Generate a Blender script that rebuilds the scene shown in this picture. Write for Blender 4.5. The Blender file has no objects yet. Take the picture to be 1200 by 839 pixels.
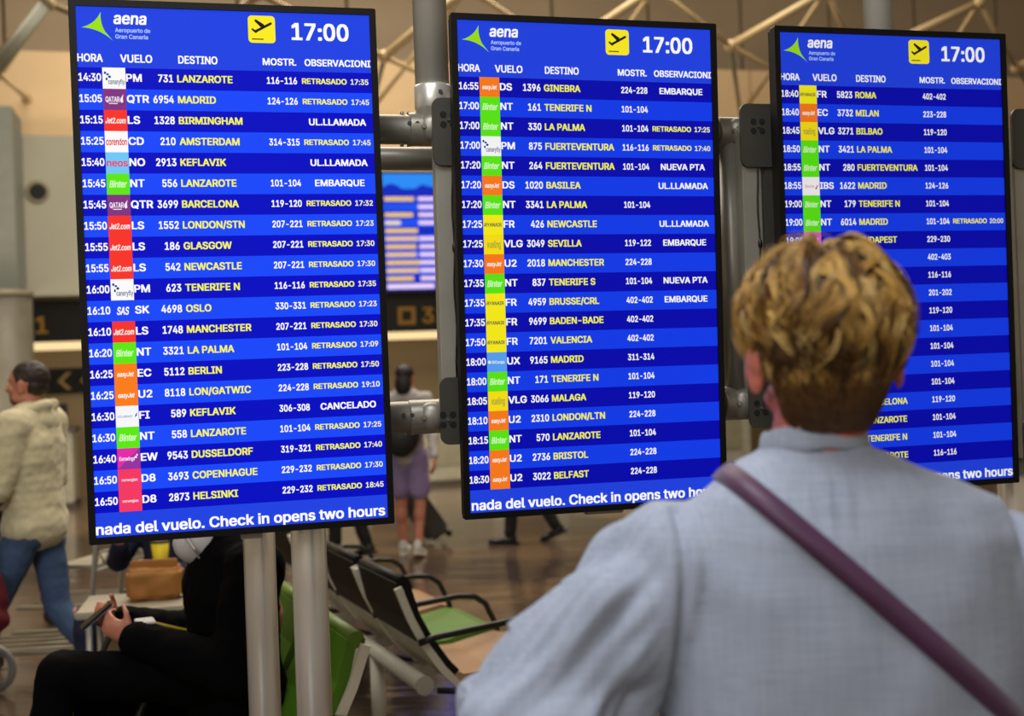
import bpy, bmesh, math, random
from mathutils import Vector, Matrix, Euler
from mathutils.bvhtree import BVHTree
from mathutils import noise as mnoise
random.seed(7)
S = bpy.context.scene
COL = S.collection

# ------------------------------------------------------------------ camera
FPX, CX, CY = 1400.0, 600.0, 419.5
ROLL, PITCH, EYE = .037, .0065, 1.62
F = Vector((0, math.cos(PITCH), math.sin(PITCH)))
R0 = Vector((1, 0, 0)); U0 = Vector((0, -math.sin(PITCH), math.cos(PITCH)))
RV = math.cos(ROLL) * R0 - math.sin(ROLL) * U0
UV = math.sin(ROLL) * R0 + math.cos(ROLL) * U0
CAM = Vector((0, 0, EYE))
cd = bpy.data.cameras.new('camera'); cam = bpy.data.objects.new('camera', cd); COL.objects.link(cam)
m = Matrix.Identity(4)
for i in range(3):
    m[i][0] = RV[i]; m[i][1] = UV[i]; m[i][2] = -F[i]; m[i][3] = CAM[i]
cam.matrix_world = m
cd.sensor_width = 36; cd.lens = 42; cd.clip_start = .05; cd.clip_end = 200
cd.dof.use_dof = True; cd.dof.focus_distance = 2.85; cd.dof.aperture_fstop = 2.7
S.camera = cam

# ------------------------------------------------------------------ world, exposure, unseen hall and fill lights
S.view_settings.view_transform = 'Standard'; S.view_settings.look = 'None'
S.view_settings.exposure = 0; S.view_settings.gamma = 1; S.view_settings.use_curve_mapping = False
w = bpy.data.worlds.new('World'); S.world = w; w.use_nodes = True
w.node_tree.nodes['Background'].inputs[0].default_value = (1.0, .83, .62, 1)
w.node_tree.nodes['Background'].inputs[1].default_value = .42

def area(name, loc, size, power, color, rot=(0, 0, 0), sy=None):
    l = bpy.data.lights.new(name, 'AREA'); l.energy = power; l.color = color
    l.size = size
    if sy: l.shape = 'RECTANGLE'; l.size_y = sy
    o = bpy.data.objects.new(name, l); o.location = loc; o.rotation_euler = rot; COL.objects.link(o)
    return o
area('unseen_light', (-1, 12, 8.0), 9, 900, (1, .90, .76), sy=4)
area('unseen_light', (-4, 12.0, 1.2), 12, 240, (1, .84, .62), rot=(math.pi * .60, 0, 0), sy=1)
area('unseen_light', (-1.8, -3.0, 4.2), 2.6, 105, (.95, .96, 1.0), rot=(math.radians(70), 0, math.radians(-18)), sy=2)  # frontal fill added behind the camera to brighten poles and rails
area('unseen_light', (-.5, 1.0, 4.4), 1.6, 90, (.95, .96, 1.0), sy=1.4)  # unseen overhead lamp added to brighten the foreground
area('unseen_light', (-1.5, 5.5, 5.0), 3.5, 110, (1, .90, .76), sy=2)

area('added_uplight', (0, 12.5, 6.3), 16, 330, (1, .89, .74), rot=(math.radians(155), 0, 0), sy=2)  # fill pointing up, added to brighten the upper wall panels
def ray(x, y): return F + RV * ((x - CX) / FPX) - UV * ((y - CY) / FPX)
def at(x, y, Y):
    r = ray(x, y); return CAM + r * (Y / r.y)
def floor_at(x, y):
    r = ray(x, y); return CAM + r * (-EYE / r.z)

# ------------------------------------------------------------------ materials
def lin(c):
    return tuple(((v / 255) / 12.92 if v / 255 <= .04045 else ((v / 255 + .055) / 1.055) ** 2.4) for v in c) + (1,)
MATS = {}
def mat(name, rgb, rough=.5, metal=0, var=.06, vscale=6, bump=0, bscale=60, emit=0, sheen=0, coat=0, spec=None):
    if name in MATS: return MATS[name]
    M = bpy.data.materials.new(name); M.use_nodes = True
    nt = M.node_tree; b = nt.nodes['Principled BSDF']
    c = lin(rgb)
    b.inputs['Roughness'].default_value = rough; b.inputs['Metallic'].default_value = metal
    if spec is not None: b.inputs['Specular IOR Level'].default_value = spec
    if coat: b.inputs['Coat Weight'].default_value = coat
    if sheen: b.inputs['Sheen Weight'].default_value = sheen
    if var:
        tc = nt.nodes.new('ShaderNodeTexCoord'); n = nt.nodes.new('ShaderNodeTexNoise')
        n.inputs['Scale'].default_value = vscale; n.inputs['Detail'].default_value = 4
        cr = nt.nodes.new('ShaderNodeValToRGB')
        cr.color_ramp.elements[0].color = tuple(v * (1 - var * 2) for v in c[:3]) + (1,)
        cr.color_ramp.elements[1].color = tuple(min(1, v * (1 + var * 2)) for v in c[:3]) + (1,)
        cr.color_ramp.elements[0].position = .3; cr.color_ramp.elements[1].position = .7
        nt.links.new(tc.outputs['Object'], n.inputs['Vector']); nt.links.new(n.outputs[0], cr.inputs[0])
        nt.links.new(cr.outputs[0], b.inputs['Base Color'])
    else: b.inputs['Base Color'].default_value = c
    if bump:
        tc = nt.nodes.new('ShaderNodeTexCoord'); n = nt.nodes.new('ShaderNodeTexNoise')
        n.inputs['Scale'].default_value = bscale; n.inputs['Detail'].default_value = 5
        bp = nt.nodes.new('ShaderNodeBump'); bp.inputs['Strength'].default_value = bump
        nt.links.new(tc.outputs['Object'], n.inputs['Vector']); nt.links.new(n.outputs[0], bp.inputs['Height'])
        nt.links.new(bp.outputs[0], b.inputs['Normal'])
    if emit:
        b.inputs['Emission Color'].default_value = c; b.inputs['Emission Strength'].default_value = emit
    MATS[name] = M
    return M
def emis(name, rgb, strength=1.0, k=1.0):
    """a lit screen colour: black glossy glass that gives off light"""
    if name in MATS: return MATS[name]
    M = bpy.data.materials.new(name); M.use_nodes = True
    b = M.node_tree.nodes['Principled BSDF']
    b.inputs['Base Color'].default_value = (.004, .004, .006, 1); b.inputs['Roughness'].default_value = .35
    b.inputs['Specular IOR Level'].default_value = .04
    b.inputs['Emission Color'].default_value = lin(rgb); b.inputs['Emission Strength'].default_value = strength
    MATS[name] = M
    return M

BLACK = mat('black_bezel_plastic', (9, 8, 7), .5, var=.03, spec=.2)
DARKM = mat('dark_painted_steel', (70, 68, 60), .5, .3, bump=.05, bscale=300)
RAILM = mat('grey_painted_steel', (158, 154, 140), .45, .4, bump=.04, bscale=200)
ALU = mat('brushed_aluminium', (234, 230, 218), .32, .60, var=.02, bump=.03, bscale=400)
TUBE = mat('satin_grey_tube', (140, 136, 124), .40, .45, var=.03)
HOLE = mat('dark_hole', (8, 8, 8), .8, var=0)
SCREW = mat('screw_steel', (170, 168, 160), .3, .9, var=0)
WHITEM = mat('white_powder_coat', (226, 222, 204), .45, var=.03)
GREENP = mat('green_seat_pad', (76, 122, 16), .5, var=.05)
BLKPAD = mat('black_seat_pad', (9, 8, 7), .5, var=.05, spec=.25)
BLKTUBE = mat('black_armrest', (15, 15, 15), .35, var=0)

# ------------------------------------------------------------------ mesh helpers
def mesh_obj(name, bm, mats, parent=None, smooth=False):
    me = bpy.data.meshes.new(name); bm.normal_update(); bm.to_mesh(me); bm.free()
    for mm in (mats if isinstance(mats, (list, tuple)) else [mats]): me.materials.append(mm)
    if smooth:
        for p in me.polygons: p.use_smooth = True
    o = bpy.data.objects.new(name, me); COL.objects.link(o)
    if parent: o.parent = parent
    return o
def tag(o, label=None, cat=None, group=None, kind=None):
    if label: o['label'] = label
    if cat: o['category'] = cat
    if group: o['group'] = group
    if kind: o['kind'] = kind
    return o
def thing(name, label, cat, loc=(0, 0, 0), rz=0, group=None):
    o = bpy.data.objects.new(name, None); COL.objects.link(o); o.location = loc; o.rotation_euler = (0, 0, rz)
    o.empty_display_size = .1
    bpy.context.view_layer.update()
    return tag(o, label, cat, group)
def frame(o, x, y, z):
    M = Matrix.Identity(4)
    for i in range(3):
        M[i][0] = x[i]; M[i][1] = y[i]; M[i][2] = z[i]; M[i][3] = o[i]
    return M
def nb(): return bmesh.new()
def box(bm, c, s, M=None, bev=0, mi=0):
    r = bmesh.ops.create_cube(bm, size=1); vs = r['verts']
    bmesh.ops.scale(bm, vec=s, verts=vs); bmesh.ops.translate(bm, vec=c, verts=vs)
    fs = set(f for v in vs for f in v.link_faces)
    if bev:
        es = set(e for v in vs for e in v.link_edges)
        g = bmesh.ops.bevel(bm, geom=list(es), offset=bev, segments=2, affect='EDGES')
        fs = set(f for f in g['faces']) | set(f for f in fs if f.is_valid)
        vs = list(set(v for f in fs for v in f.verts))
    for f_ in fs:
        if f_.is_valid: f_.material_index = mi
    if M: bmesh.ops.transform(bm, matrix=M, verts=vs)
    return bm
def tube(bm, pts, rad, seg=12, cap=True, mi=0, flat=None, ref=None):
    """swept tube; rad number or list; flat=(a,b) gives an elliptic/rect section factor"""
    pts = [Vector(p) for p in pts]; n = len(pts)
    rads = rad if isinstance(rad, (list, tuple)) else [rad] * n
    rings = []; prev = None
    for i, p in enumerate(pts):
        t = (pts[min(i + 1, n - 1)] - pts[max(i - 1, 0)]).normalized()
        if prev is None:
            a = Vector(ref) if ref else (Vector((0, 0, 1)) if abs(t.z) < .9 else Vector((1, 0, 0)))
            u = (a - t * a.dot(t)).normalized()
        else: u = (prev - t * prev.dot(t)).normalized()
        prev = u; v = t.cross(u)
        ring = []
        for k in range(seg):
            an = 2 * math.pi * k / seg
            ra, rb = (rads[i], rads[i]) if not flat else (rads[i] * flat[0], rads[i] * flat[1])
            ring.append(bm.verts.new(p + u * math.cos(an) * ra + v * math.sin(an) * rb))
        rings.append(ring)
    for i in range(n - 1):
        for k in range(seg):
            f_ = bm.faces.new((rings[i][k], rings[i][(k + 1) % seg], rings[i + 1][(k + 1) % seg], rings[i + 1][k])); f_.material_index = mi; f_.smooth = True
    if cap:
        f_ = bm.faces.new(rings[0][::-1]); f_.material_index = mi
        f_ = bm.faces.new(rings[-1]); f_.material_index = mi
    return bm
def ell(bm, c, r, rot=None, seg=16, rings=10, mi=0):
    g = bmesh.ops.create_uvsphere(bm, u_segments=seg, v_segments=rings, radius=1); vs = g['verts']
    M = Matrix.Translation(Vector(c)) @ (rot.to_4x4() if rot is not None else Matrix.Identity(4)) @ Matrix.Diagonal(Vector((r[0], r[1], r[2], 1)))
    bmesh.ops.transform(bm, matrix=M, verts=vs)
    for f_ in set(f for v in vs for f in v.link_faces): f_.material_index = mi; f_.smooth = True
    return bm
def cap_sule(bm, a, b, ra, rb, seg=14, flat=None):
    a = Vector(a); b = Vector(b); d = (b - a); L = d.length
    if L < 1e-5: return
    d /= L; P = []; Rr = []
    for t in (1, .8, .5, .2): P.append(a - d * ra * math.sin(t * math.pi / 2) * .98); Rr.append(max(.0008, ra * math.cos(t * math.pi / 2)))
    for t in (0, .25, .5, .75, 1): P.append(a + d * L * t); Rr.append(ra + (rb - ra) * t)
    for t in (.2, .5, .8, 1): P.append(b + d * rb * math.sin(t * math.pi / 2) * .98); Rr.append(max(.0008, rb * math.cos(t * math.pi / 2)))
    tube(bm, P, Rr, seg, flat=flat)
def poly_prism(bm, pts2, depth, M, mi=0):
    """flat outline (x,y) with thickness depth in +z, placed by M"""
    a = [bm.verts.new(M @ Vector((p[0], p[1], 0))) for p in pts2]
    b = [bm.verts.new(M @ Vector((p[0], p[1], depth))) for p in pts2]
    n = len(a)
    f1 = bm.faces.new(a[::-1]); f2 = bm.faces.new(b)
    fs = [f1, f2]
    for i in range(n): fs.append(bm.faces.new((a[i], a[(i + 1) % n], b[(i + 1) % n], b[i])))
    for f_ in fs: f_.material_index = mi
def rrect(w_, h_, r, n=6, cx=0, cy=0):
    P = []
    for (sx, sy, a0) in ((1, 1, 0), (-1, 1, 90), (-1, -1, 180), (1, -1, 270)):
        for k in range(n + 1):
            a = math.radians(a0 + 90 * k / n)
            P.append((cx + sx * (w_ / 2 - r) + r * math.cos(a), cy + sy * (h_ / 2 - r) + r * math.sin(a)))
    return P
def remesh(bm, name, mats, parent, voxel=.008, smooth=4, disp=None):
    """fuse overlapping closed shapes into one continuous skin"""
    me = bpy.data.meshes.new('tmp'); bm.to_mesh(me); bm.free()
    o = bpy.data.objects.new('tmp', me); COL.objects.link(o)
    md = o.modifiers.new('r', 'REMESH'); md.mode = 'VOXEL'; md.voxel_size = voxel; md.use_smooth_shade = True
    if smooth:
        ms = o.modifiers.new('s', 'SMOOTH'); ms.iterations = smooth; ms.factor = .6
    dg = bpy.context.evaluated_depsgraph_get()
    nm = bpy.data.meshes.new_from_object(o.evaluated_get(dg)); nm.name = name
    bpy.data.objects.remove(o); bpy.data.meshes.remove(me)
    nm.materials.clear()
    for mm in (mats if isinstance(mats, (list, tuple)) else [mats]): nm.materials.append(mm)
    for p in nm.polygons: p.use_smooth = True; p.material_index = 0
    if disp:
        ns = [v.normal.copy() for v in nm.vertices]
        for v, n_ in zip(nm.vertices, ns): v.co = v.co + n_ * disp(v.co, n_)
    o = bpy.data.objects.new(name, nm); COL.objects.link(o)
    if parent: o.parent = parent
    return o

# ------------------------------------------------------------------ text as flat print meshes
_fc = {}
# grotesque letter outlines, triangulated: advance, points, triangles
GLY = [
(480, (85,0,238,436,395,0,463,0,276,509,201,509,16,0,370,142,370,199,110,199,110,142), (6,0,1,5,6,1,4,5,1,1,2,3,1,3,4,10,7,8,8,9,10)),
(456, (247,0,301,4,344,18,377,39,400,67,413,100,418,136,414,173,402,203,385,227,363,245,339,257,315,262,315,267,336,275,356,286,373,301,387,320,395,344,398,374,394,410,381,442,359,469,329,491,289,504,241,509,60,509,60,0,125,231,248,231,279,228,306,218,327,203,342,184,352,161,355,137,349,105,330,80,296,63,245,57,125,57,125,452,240,452,283,446,313,429,330,403,336,372,333,348,323,326,308,309,288,296,265,288,238,285,125,285), (49,50,13,12,13,50,49,13,14,14,15,16,16,17,18,30,31,12,10,11,12,48,49,14,48,14,16,12,50,51,8,9,10,12,31,32,10,12,32,30,12,51,29,30,51,29,51,52,47,48,16,47,16,18,10,32,33,8,10,33,8,33,34,7,8,34,46,47,18,46,18,19,20,21,22,7,34,35,6,7,35,5,6,35,5,35,36,4,5,36,46,19,20,45,46,20,4,36,37,3,4,37,2,3,37,2,37,38,1,2,38,45,20,22,44,45,22,44,22,23,43,44,23,43,23,24,42,43,24,42,24,25,1,38,39,0,1,39,28,29,52,28,52,53,41,42,25,41,25,26,0,39,40,27,0,40,53,41,26,27,40,28,28,53,26,28,26,27)),
(510, (305,-4,341,5,373,19,402,38,428,62,448,91,463,124,473,160,408,160,401,136,389,114,375,96,357,81,337,69,315,60,292,55,267,53,223,59,184,76,151,105,125,145,109,194,103,254,109,314,125,364,150,403,184,432,223,450,267,456,292,454,315,449,337,440,357,428,375,413,389,395,401,373,408,348,473,348,463,385,448,418,427,447,402,471,373,490,340,504,305,513,267,516,205,508,150,484,104,445,70,393,48,329,40,254,48,179,70,115,104,63,150,25,205,1,267,-7), (6,7,8,6,8,9,5,6,9,5,9,10,4,5,10,4,10,11,3,4,11,3,11,12,2,3,12,2,12,13,1,2,13,1,13,14,0,1,14,0,14,15,36,37,38,35,36,38,35,38,39,34,35,39,34,39,40,33,34,40,33,40,41,32,33,41,32,41,42,31,32,42,31,42,43,30,31,43,30,43,44,29,30,44,57,0,15,57,15,16,29,44,45,28,29,45,57,16,17,56,57,17,56,17,18,55,56,18,27,28,45,27,45,46,26,27,46,26,46,47,55,18,19,54,55,19,25,26,47,25,47,48,25,48,49,24,25,49,53,54,19,53,19,20,52,53,20,52,20,21,24,49,50,23,24,50,23,50,51,22,23,51,21,22,51,21,51,52)),
(502, (291,8,351,31,398,68,433,119,455,181,462,255,455,329,433,391,399,441,353,478,294,501,225,509,93,509,93,452,221,452,275,446,320,428,354,399,379,361,394,312,399,255,394,198,379,149,354,110,318,81,272,63,215,57,96,57,96,0,219,0,60,509,60,0,125,0,125,509), (7,8,9,1,2,3,9,10,11,26,27,28,26,28,29,25,26,29,25,29,0,24,25,0,24,0,1,23,24,1,23,1,3,22,23,3,22,3,4,21,22,4,21,4,5,20,21,5,19,20,5,19,5,6,18,19,6,18,6,7,17,18,7,17,7,9,16,17,9,15,16,9,15,9,11,14,15,11,14,11,12,12,13,14,33,30,31,31,32,33)),
(419, (375,0,375,57,125,57,125,229,355,229,355,286,125,286,125,452,372,452,372,509,60,509,60,0), (3,4,5,3,5,6,7,8,9,7,9,10,6,7,10,0,1,2,11,0,2,11,2,3,3,6,10,3,10,11)),
(410, (125,0,125,221,346,221,346,278,125,278,125,452,369,452,369,509,60,509,60,0), (1,2,3,1,3,4,9,0,1,5,6,7,5,7,8,4,5,8,9,1,4,4,8,9)),
(520, (326,0,377,19,419,50,451,91,471,141,478,200,478,256,283,256,283,199,434,199,415,202,410,160,396,123,374,93,345,71,309,57,269,53,224,59,184,76,151,105,125,145,109,194,103,254,109,314,125,364,150,404,183,432,222,450,265,456,291,454,315,448,337,439,356,427,373,411,387,393,399,372,408,349,474,349,465,384,449,416,429,445,403,469,374,489,340,504,304,513,265,516,203,508,149,484,103,445,69,393,47,329,40,254,47,179,69,116,104,64,149,25,205,1,269,-7), (9,10,11,36,37,38,35,36,38,35,38,39,34,35,39,34,39,40,33,34,40,33,40,41,32,33,41,32,41,42,31,32,42,31,42,43,30,31,43,30,43,44,29,30,44,29,44,45,28,29,45,27,28,45,27,45,46,26,27,46,26,46,47,25,26,47,25,47,48,25,48,49,24,25,49,9,11,12,24,49,50,23,24,50,23,50,51,22,23,51,21,22,51,21,51,52,20,21,52,20,52,53,19,20,53,19,53,54,19,54,55,18,19,55,18,55,56,17,18,56,17,56,57,16,17,57,15,16,57,15,57,0,14,15,0,14,0,1,13,14,1,13,1,2,12,13,2,12,2,3,12,3,4,9,12,4,9,4,5,9,5,6,9,6,7,7,8,9)),
(517, (125,0,125,232,392,232,392,0,457,0,457,509,392,509,392,289,125,289,125,509,60,509,60,0), (5,6,7,8,9,10,11,0,1,2,3,4,2,4,5,2,5,7,1,2,7,1,7,8,1,8,10,1,10,11)),
(300, (269,0,269,57,183,57,183,452,269,452,269,509,31,509,31,452,118,452,118,57,31,57,31,0), (0,1,2,3,4,5,6,7,8,9,10,11,5,6,8,3,5,8,9,11,0,9,0,2,9,2,3,3,8,9)),
(396, (246,3,294,33,326,81,336,145,336,509,272,509,272,145,266,104,248,74,220,56,185,50,149,56,122,74,104,104,98,145,98,173,33,173,33,145,44,81,75,33,124,3,185,-7), (14,15,16,14,16,17,13,14,17,13,17,18,13,18,19,12,13,19,12,19,20,11,12,20,11,20,21,10,11,21,9,10,21,9,21,0,8,9,0,8,0,1,7,8,1,7,1,2,7,2,3,6,7,3,6,3,4,4,5,6)),
(467, (228,276,231,276,448,509,364,509,174,303,104,216,104,145,125,0,125,509,60,509,60,0,449,0,228,309,188,259,372,0), (5,6,0,4,5,0,4,0,1,1,2,3,1,3,4,10,7,8,8,9,10,14,11,12,12,13,14)),
(393, (361,0,361,57,125,57,125,509,60,509,60,0), (0,1,2,5,0,2,2,3,4,2,4,5)),
(628, (122,0,122,291,119,457,112,457,286,0,342,0,456,291,513,457,507,457,504,0,568,0,568,509,476,509,352,187,307,49,322,49,299,123,152,509,60,509,60,0), (14,15,16,1,2,3,6,7,8,19,0,1,18,19,1,18,1,3,17,18,3,4,5,6,16,17,3,16,3,4,14,16,4,14,4,6,13,14,6,12,13,6,12,6,8,11,12,8,8,9,10,8,10,11)),
(523, (125,0,125,291,119,454,108,452,177,331,387,0,463,0,463,509,399,509,399,195,405,54,414,55,375,130,136,509,60,509,60,0), (10,11,12,2,3,4,15,0,1,14,15,1,14,1,2,13,14,2,13,2,4,12,13,4,12,4,5,10,12,5,10,5,6,9,10,6,9,6,7,7,8,9)),
(533, (329,1,384,25,429,63,464,115,486,179,493,254,486,329,464,393,429,445,384,484,329,508,267,516,205,508,150,484,105,445,70,393,48,329,40,254,48,179,70,115,105,63,150,25,205,1,267,-7,223,59,184,76,151,105,125,144,109,194,103,254,109,314,125,364,151,404,184,433,223,450,267,456,310,450,349,433,383,404,408,365,425,314,430,254,425,194,408,144,383,105,349,76,310,59,267,53), (11,35,36,10,11,36,10,36,37,9,10,37,34,35,11,34,11,12,33,34,12,33,12,13,33,13,14,32,33,14,9,37,38,8,9,38,7,8,38,7,38,39,32,14,15,31,32,15,31,15,16,30,31,16,6,7,39,6,39,40,5,6,40,5,40,41,5,41,42,4,5,42,4,42,43,3,4,43,3,43,44,2,3,44,1,2,44,1,44,45,0,1,45,0,45,46,23,0,46,23,46,47,23,47,24,22,23,24,22,24,25,21,22,25,21,25,26,20,21,26,19,20,26,19,26,27,18,19,27,18,27,28,30,16,17,29,30,17,28,29,17,28,17,18)),
(445, (125,0,125,452,232,452,268,449,297,439,318,423,333,402,342,376,344,348,342,319,333,294,318,272,297,256,269,246,233,242,109,242,109,186,235,186,289,191,332,207,366,233,390,265,404,304,409,348,404,391,390,430,366,462,332,487,289,503,235,509,60,509,60,0), (20,21,22,24,25,26,22,23,24,26,27,28,18,19,20,14,15,16,14,16,17,13,14,17,13,17,18,12,13,18,12,18,20,11,12,20,10,11,20,10,20,22,9,10,22,8,9,22,8,22,24,7,8,24,6,7,24,6,24,26,5,6,26,4,5,26,4,26,28,3,4,28,3,28,29,2,3,29,1,2,29,1,29,30,31,0,1,1,30,31)),
(533, (401,-48,468,-48,313,159,245,159,329,1,384,25,429,63,464,115,486,179,493,254,486,329,464,393,429,445,384,484,329,508,267,516,205,508,150,484,105,445,70,393,48,329,40,254,48,179,70,115,105,63,150,25,205,1,267,-7,223,59,184,76,151,105,125,144,109,194,103,254,109,314,125,364,151,404,184,433,223,450,267,456,310,450,349,433,383,404,408,365,425,314,430,254,425,194,408,144,383,105,349,76,310,59,267,53), (0,1,2,0,2,3,15,39,40,14,15,40,14,40,41,13,14,41,38,39,15,38,15,16,37,38,16,37,16,17,37,17,18,36,37,18,13,41,42,12,13,42,11,12,42,11,42,43,36,18,19,35,36,19,35,19,20,34,35,20,10,11,43,10,43,44,9,10,44,9,44,45,9,45,46,8,9,46,8,46,47,7,8,47,7,47,48,6,7,48,5,6,48,5,48,49,4,5,49,4,49,50,27,4,50,27,50,51,27,51,28,26,27,28,26,28,29,25,26,29,25,29,30,24,25,30,23,24,30,23,30,31,22,23,31,22,31,32,34,20,21,33,34,21,32,33,21,32,21,22)),
(449, (125,0,125,452,233,452,269,449,298,440,319,425,334,405,342,380,345,352,342,324,334,300,319,281,298,267,269,258,234,255,96,255,96,198,236,198,289,203,333,217,367,240,390,271,405,309,409,352,405,395,390,433,367,465,333,489,290,504,236,509,60,509,60,0,428,0,303,229,230,229,353,0), (19,20,21,24,25,26,21,22,23,26,27,28,17,18,19,23,24,26,26,28,29,14,15,16,14,16,17,13,14,17,13,17,19,12,13,19,11,12,19,11,19,21,10,11,21,9,10,21,9,21,23,8,9,23,7,8,23,7,23,26,6,7,26,5,6,26,4,5,26,4,26,29,3,4,29,2,3,29,1,2,29,1,29,30,31,0,1,1,30,31,35,32,33,33,34,35)),
(447, (278,-4,323,11,360,34,386,64,403,99,408,139,405,171,395,198,379,220,359,238,312,264,212,293,169,308,148,319,131,334,119,352,115,376,118,398,129,418,145,435,167,448,194,456,225,459,267,453,302,437,326,412,337,378,401,378,394,415,377,449,351,476,316,498,275,511,227,516,180,511,138,498,102,476,75,448,58,413,52,372,60,326,86,289,128,260,184,239,245,222,296,205,316,193,332,179,342,161,346,139,341,114,329,92,311,74,286,60,257,52,224,49,194,52,166,59,142,71,123,88,110,110,104,137,38,137,46,96,64,60,91,31,128,9,172,-4,224,-9), (7,8,9,5,6,7,26,27,28,25,26,28,25,28,29,25,29,30,24,25,30,24,30,31,23,24,31,23,31,32,61,62,63,60,61,63,60,63,64,59,60,64,59,64,65,58,59,65,58,65,66,57,58,66,57,66,67,56,57,67,56,67,68,55,56,68,54,55,68,54,68,0,53,54,0,53,0,1,52,53,1,52,1,2,51,52,2,51,2,3,50,51,3,50,3,4,49,50,4,49,4,5,48,49,5,48,5,7,47,48,7,47,7,9,46,47,9,46,9,10,45,46,10,22,23,32,22,32,33,21,22,33,21,33,34,20,21,34,20,34,35,19,20,35,19,35,36,18,19,36,18,36,37,17,18,37,17,37,38,16,17,38,16,38,39,15,16,39,15,39,40,15,40,41,14,15,41,13,14,41,13,41,42,12,13,42,12,42,43,11,12,43,11,43,44,10,11,44,10,44,45)),
(449, (193,452,193,0,257,0,257,452,417,452,417,509,32,509,32,452), (3,4,5,6,7,0,5,6,0,3,5,0,3,0,1,1,2,3)),
(517, (315,-2,363,15,403,43,433,80,451,124,457,173,457,509,393,509,393,178,389,144,377,113,357,87,331,68,298,56,259,52,220,56,187,68,160,87,141,113,128,144,124,178,124,509,60,509,60,173,66,124,85,80,114,43,154,15,203,-2,259,-8), (2,3,4,24,25,26,0,1,2,26,27,28,28,29,0,2,4,5,23,24,26,28,0,2,23,26,28,6,7,8,5,6,8,5,8,9,5,9,10,2,5,10,2,10,11,2,11,12,2,12,13,28,2,13,28,13,14,28,14,15,28,15,16,28,16,17,28,17,18,23,28,18,23,18,19,23,19,20,20,21,22,20,22,23)),
(480, (278,0,463,509,395,509,279,176,235,31,248,31,203,176,84,509,16,509,204,0), (3,4,5,1,2,3,0,1,3,0,3,5,9,0,5,9,5,6,6,7,8,6,8,9)),
(686, (230,0,327,359,350,475,336,475,359,356,455,0,530,0,670,509,603,509,510,145,488,40,497,40,492,67,380,509,306,509,211,145,189,40,197,40,170,171,82,509,16,509,155,0), (10,11,12,15,16,17,1,2,3,18,19,20,18,20,21,17,18,21,17,21,0,15,17,0,15,0,1,14,15,1,14,1,3,13,14,3,13,3,4,12,13,4,12,4,5,10,12,5,10,5,6,9,10,6,9,6,7,7,8,9)),
(474, (91,0,182,129,244,231,230,231,250,195,382,0,456,0,259,287,259,239,446,509,374,509,261,345,232,292,243,292,214,345,104,509,29,509,217,236,217,284,18,0), (2,3,4,11,12,13,19,0,1,18,19,1,17,18,1,17,1,2,9,10,11,8,9,11,7,8,11,7,11,13,14,15,16,14,16,17,13,14,17,13,17,2,7,13,2,7,2,4,4,5,6,4,6,7)),
(472, (268,0,268,208,455,509,381,509,280,344,237,265,224,230,250,230,236,264,208,318,91,509,16,509,203,208,203,0), (6,7,8,6,8,9,4,5,6,13,0,1,12,13,1,2,3,4,1,2,4,1,4,6,12,1,6,12,6,9,9,10,11,9,11,12)),
(438, (399,0,399,57,214,57,90,54,97,33,116,57,397,462,397,509,40,509,40,452,348,454,341,476,306,431,42,46,42,0), (3,4,5,10,11,12,0,1,2,14,0,2,14,2,3,13,14,3,8,9,10,7,8,10,6,7,10,6,10,12,5,6,12,3,5,12,3,12,13)),
(453, (279,1,323,24,359,62,384,113,400,178,405,254,400,330,384,395,358,447,323,484,279,508,227,516,174,508,130,484,95,447,69,395,53,330,48,254,53,178,69,113,95,62,130,24,174,1,227,-7,192,56,163,74,140,103,123,144,113,194,109,254,113,314,123,365,140,405,163,435,192,453,227,460,261,453,290,435,313,405,330,365,340,314,344,254,340,194,330,144,313,103,290,74,261,56,227,50), (10,11,35,10,35,36,9,10,36,9,36,37,8,9,37,8,37,38,35,11,12,34,35,12,34,12,13,33,34,13,33,13,14,32,33,14,7,8,38,7,38,39,32,14,15,31,32,15,6,7,39,6,39,40,31,15,16,30,31,16,5,6,40,5,40,41,5,41,42,4,5,42,4,42,43,3,4,43,3,43,44,2,3,44,2,44,45,1,2,45,1,45,46,0,1,46,0,46,47,23,0,47,23,47,24,22,23,24,21,22,24,21,24,25,20,21,25,20,25,26,19,20,26,19,26,27,18,19,27,18,27,28,30,16,17,29,30,17,28,29,17,28,17,18)),
(453, (391,0,391,55,76,55,76,0,198,509,86,427,86,358,209,448,212,448,212,0,276,0,276,509), (3,0,1,1,2,3,5,6,7,4,5,7,4,7,8,11,4,8,8,9,10,8,10,11)),
(453, (389,0,389,57,153,57,153,60,267,180,336,259,357,290,371,318,378,345,381,372,376,411,361,445,337,474,306,497,268,511,225,516,182,511,143,496,111,473,86,442,71,405,66,362,127,362,130,390,139,413,153,433,172,447,196,457,224,460,250,457,273,449,293,436,308,419,317,397,320,371,318,348,311,327,299,305,261,257,64,47,64,0), (7,8,9,5,6,7,21,22,23,20,21,23,19,20,23,19,23,24,18,19,24,18,24,25,17,18,25,17,25,26,16,17,26,16,26,27,15,16,27,15,27,28,15,28,29,14,15,29,14,29,30,13,14,30,13,30,31,12,13,31,12,31,32,11,12,32,11,32,33,10,11,33,9,10,33,9,33,34,9,34,35,7,9,35,7,35,36,5,7,36,5,36,37,5,37,38,4,5,38,3,4,38,3,38,39,2,3,39,2,39,40,0,1,2,0,2,40)),
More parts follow.
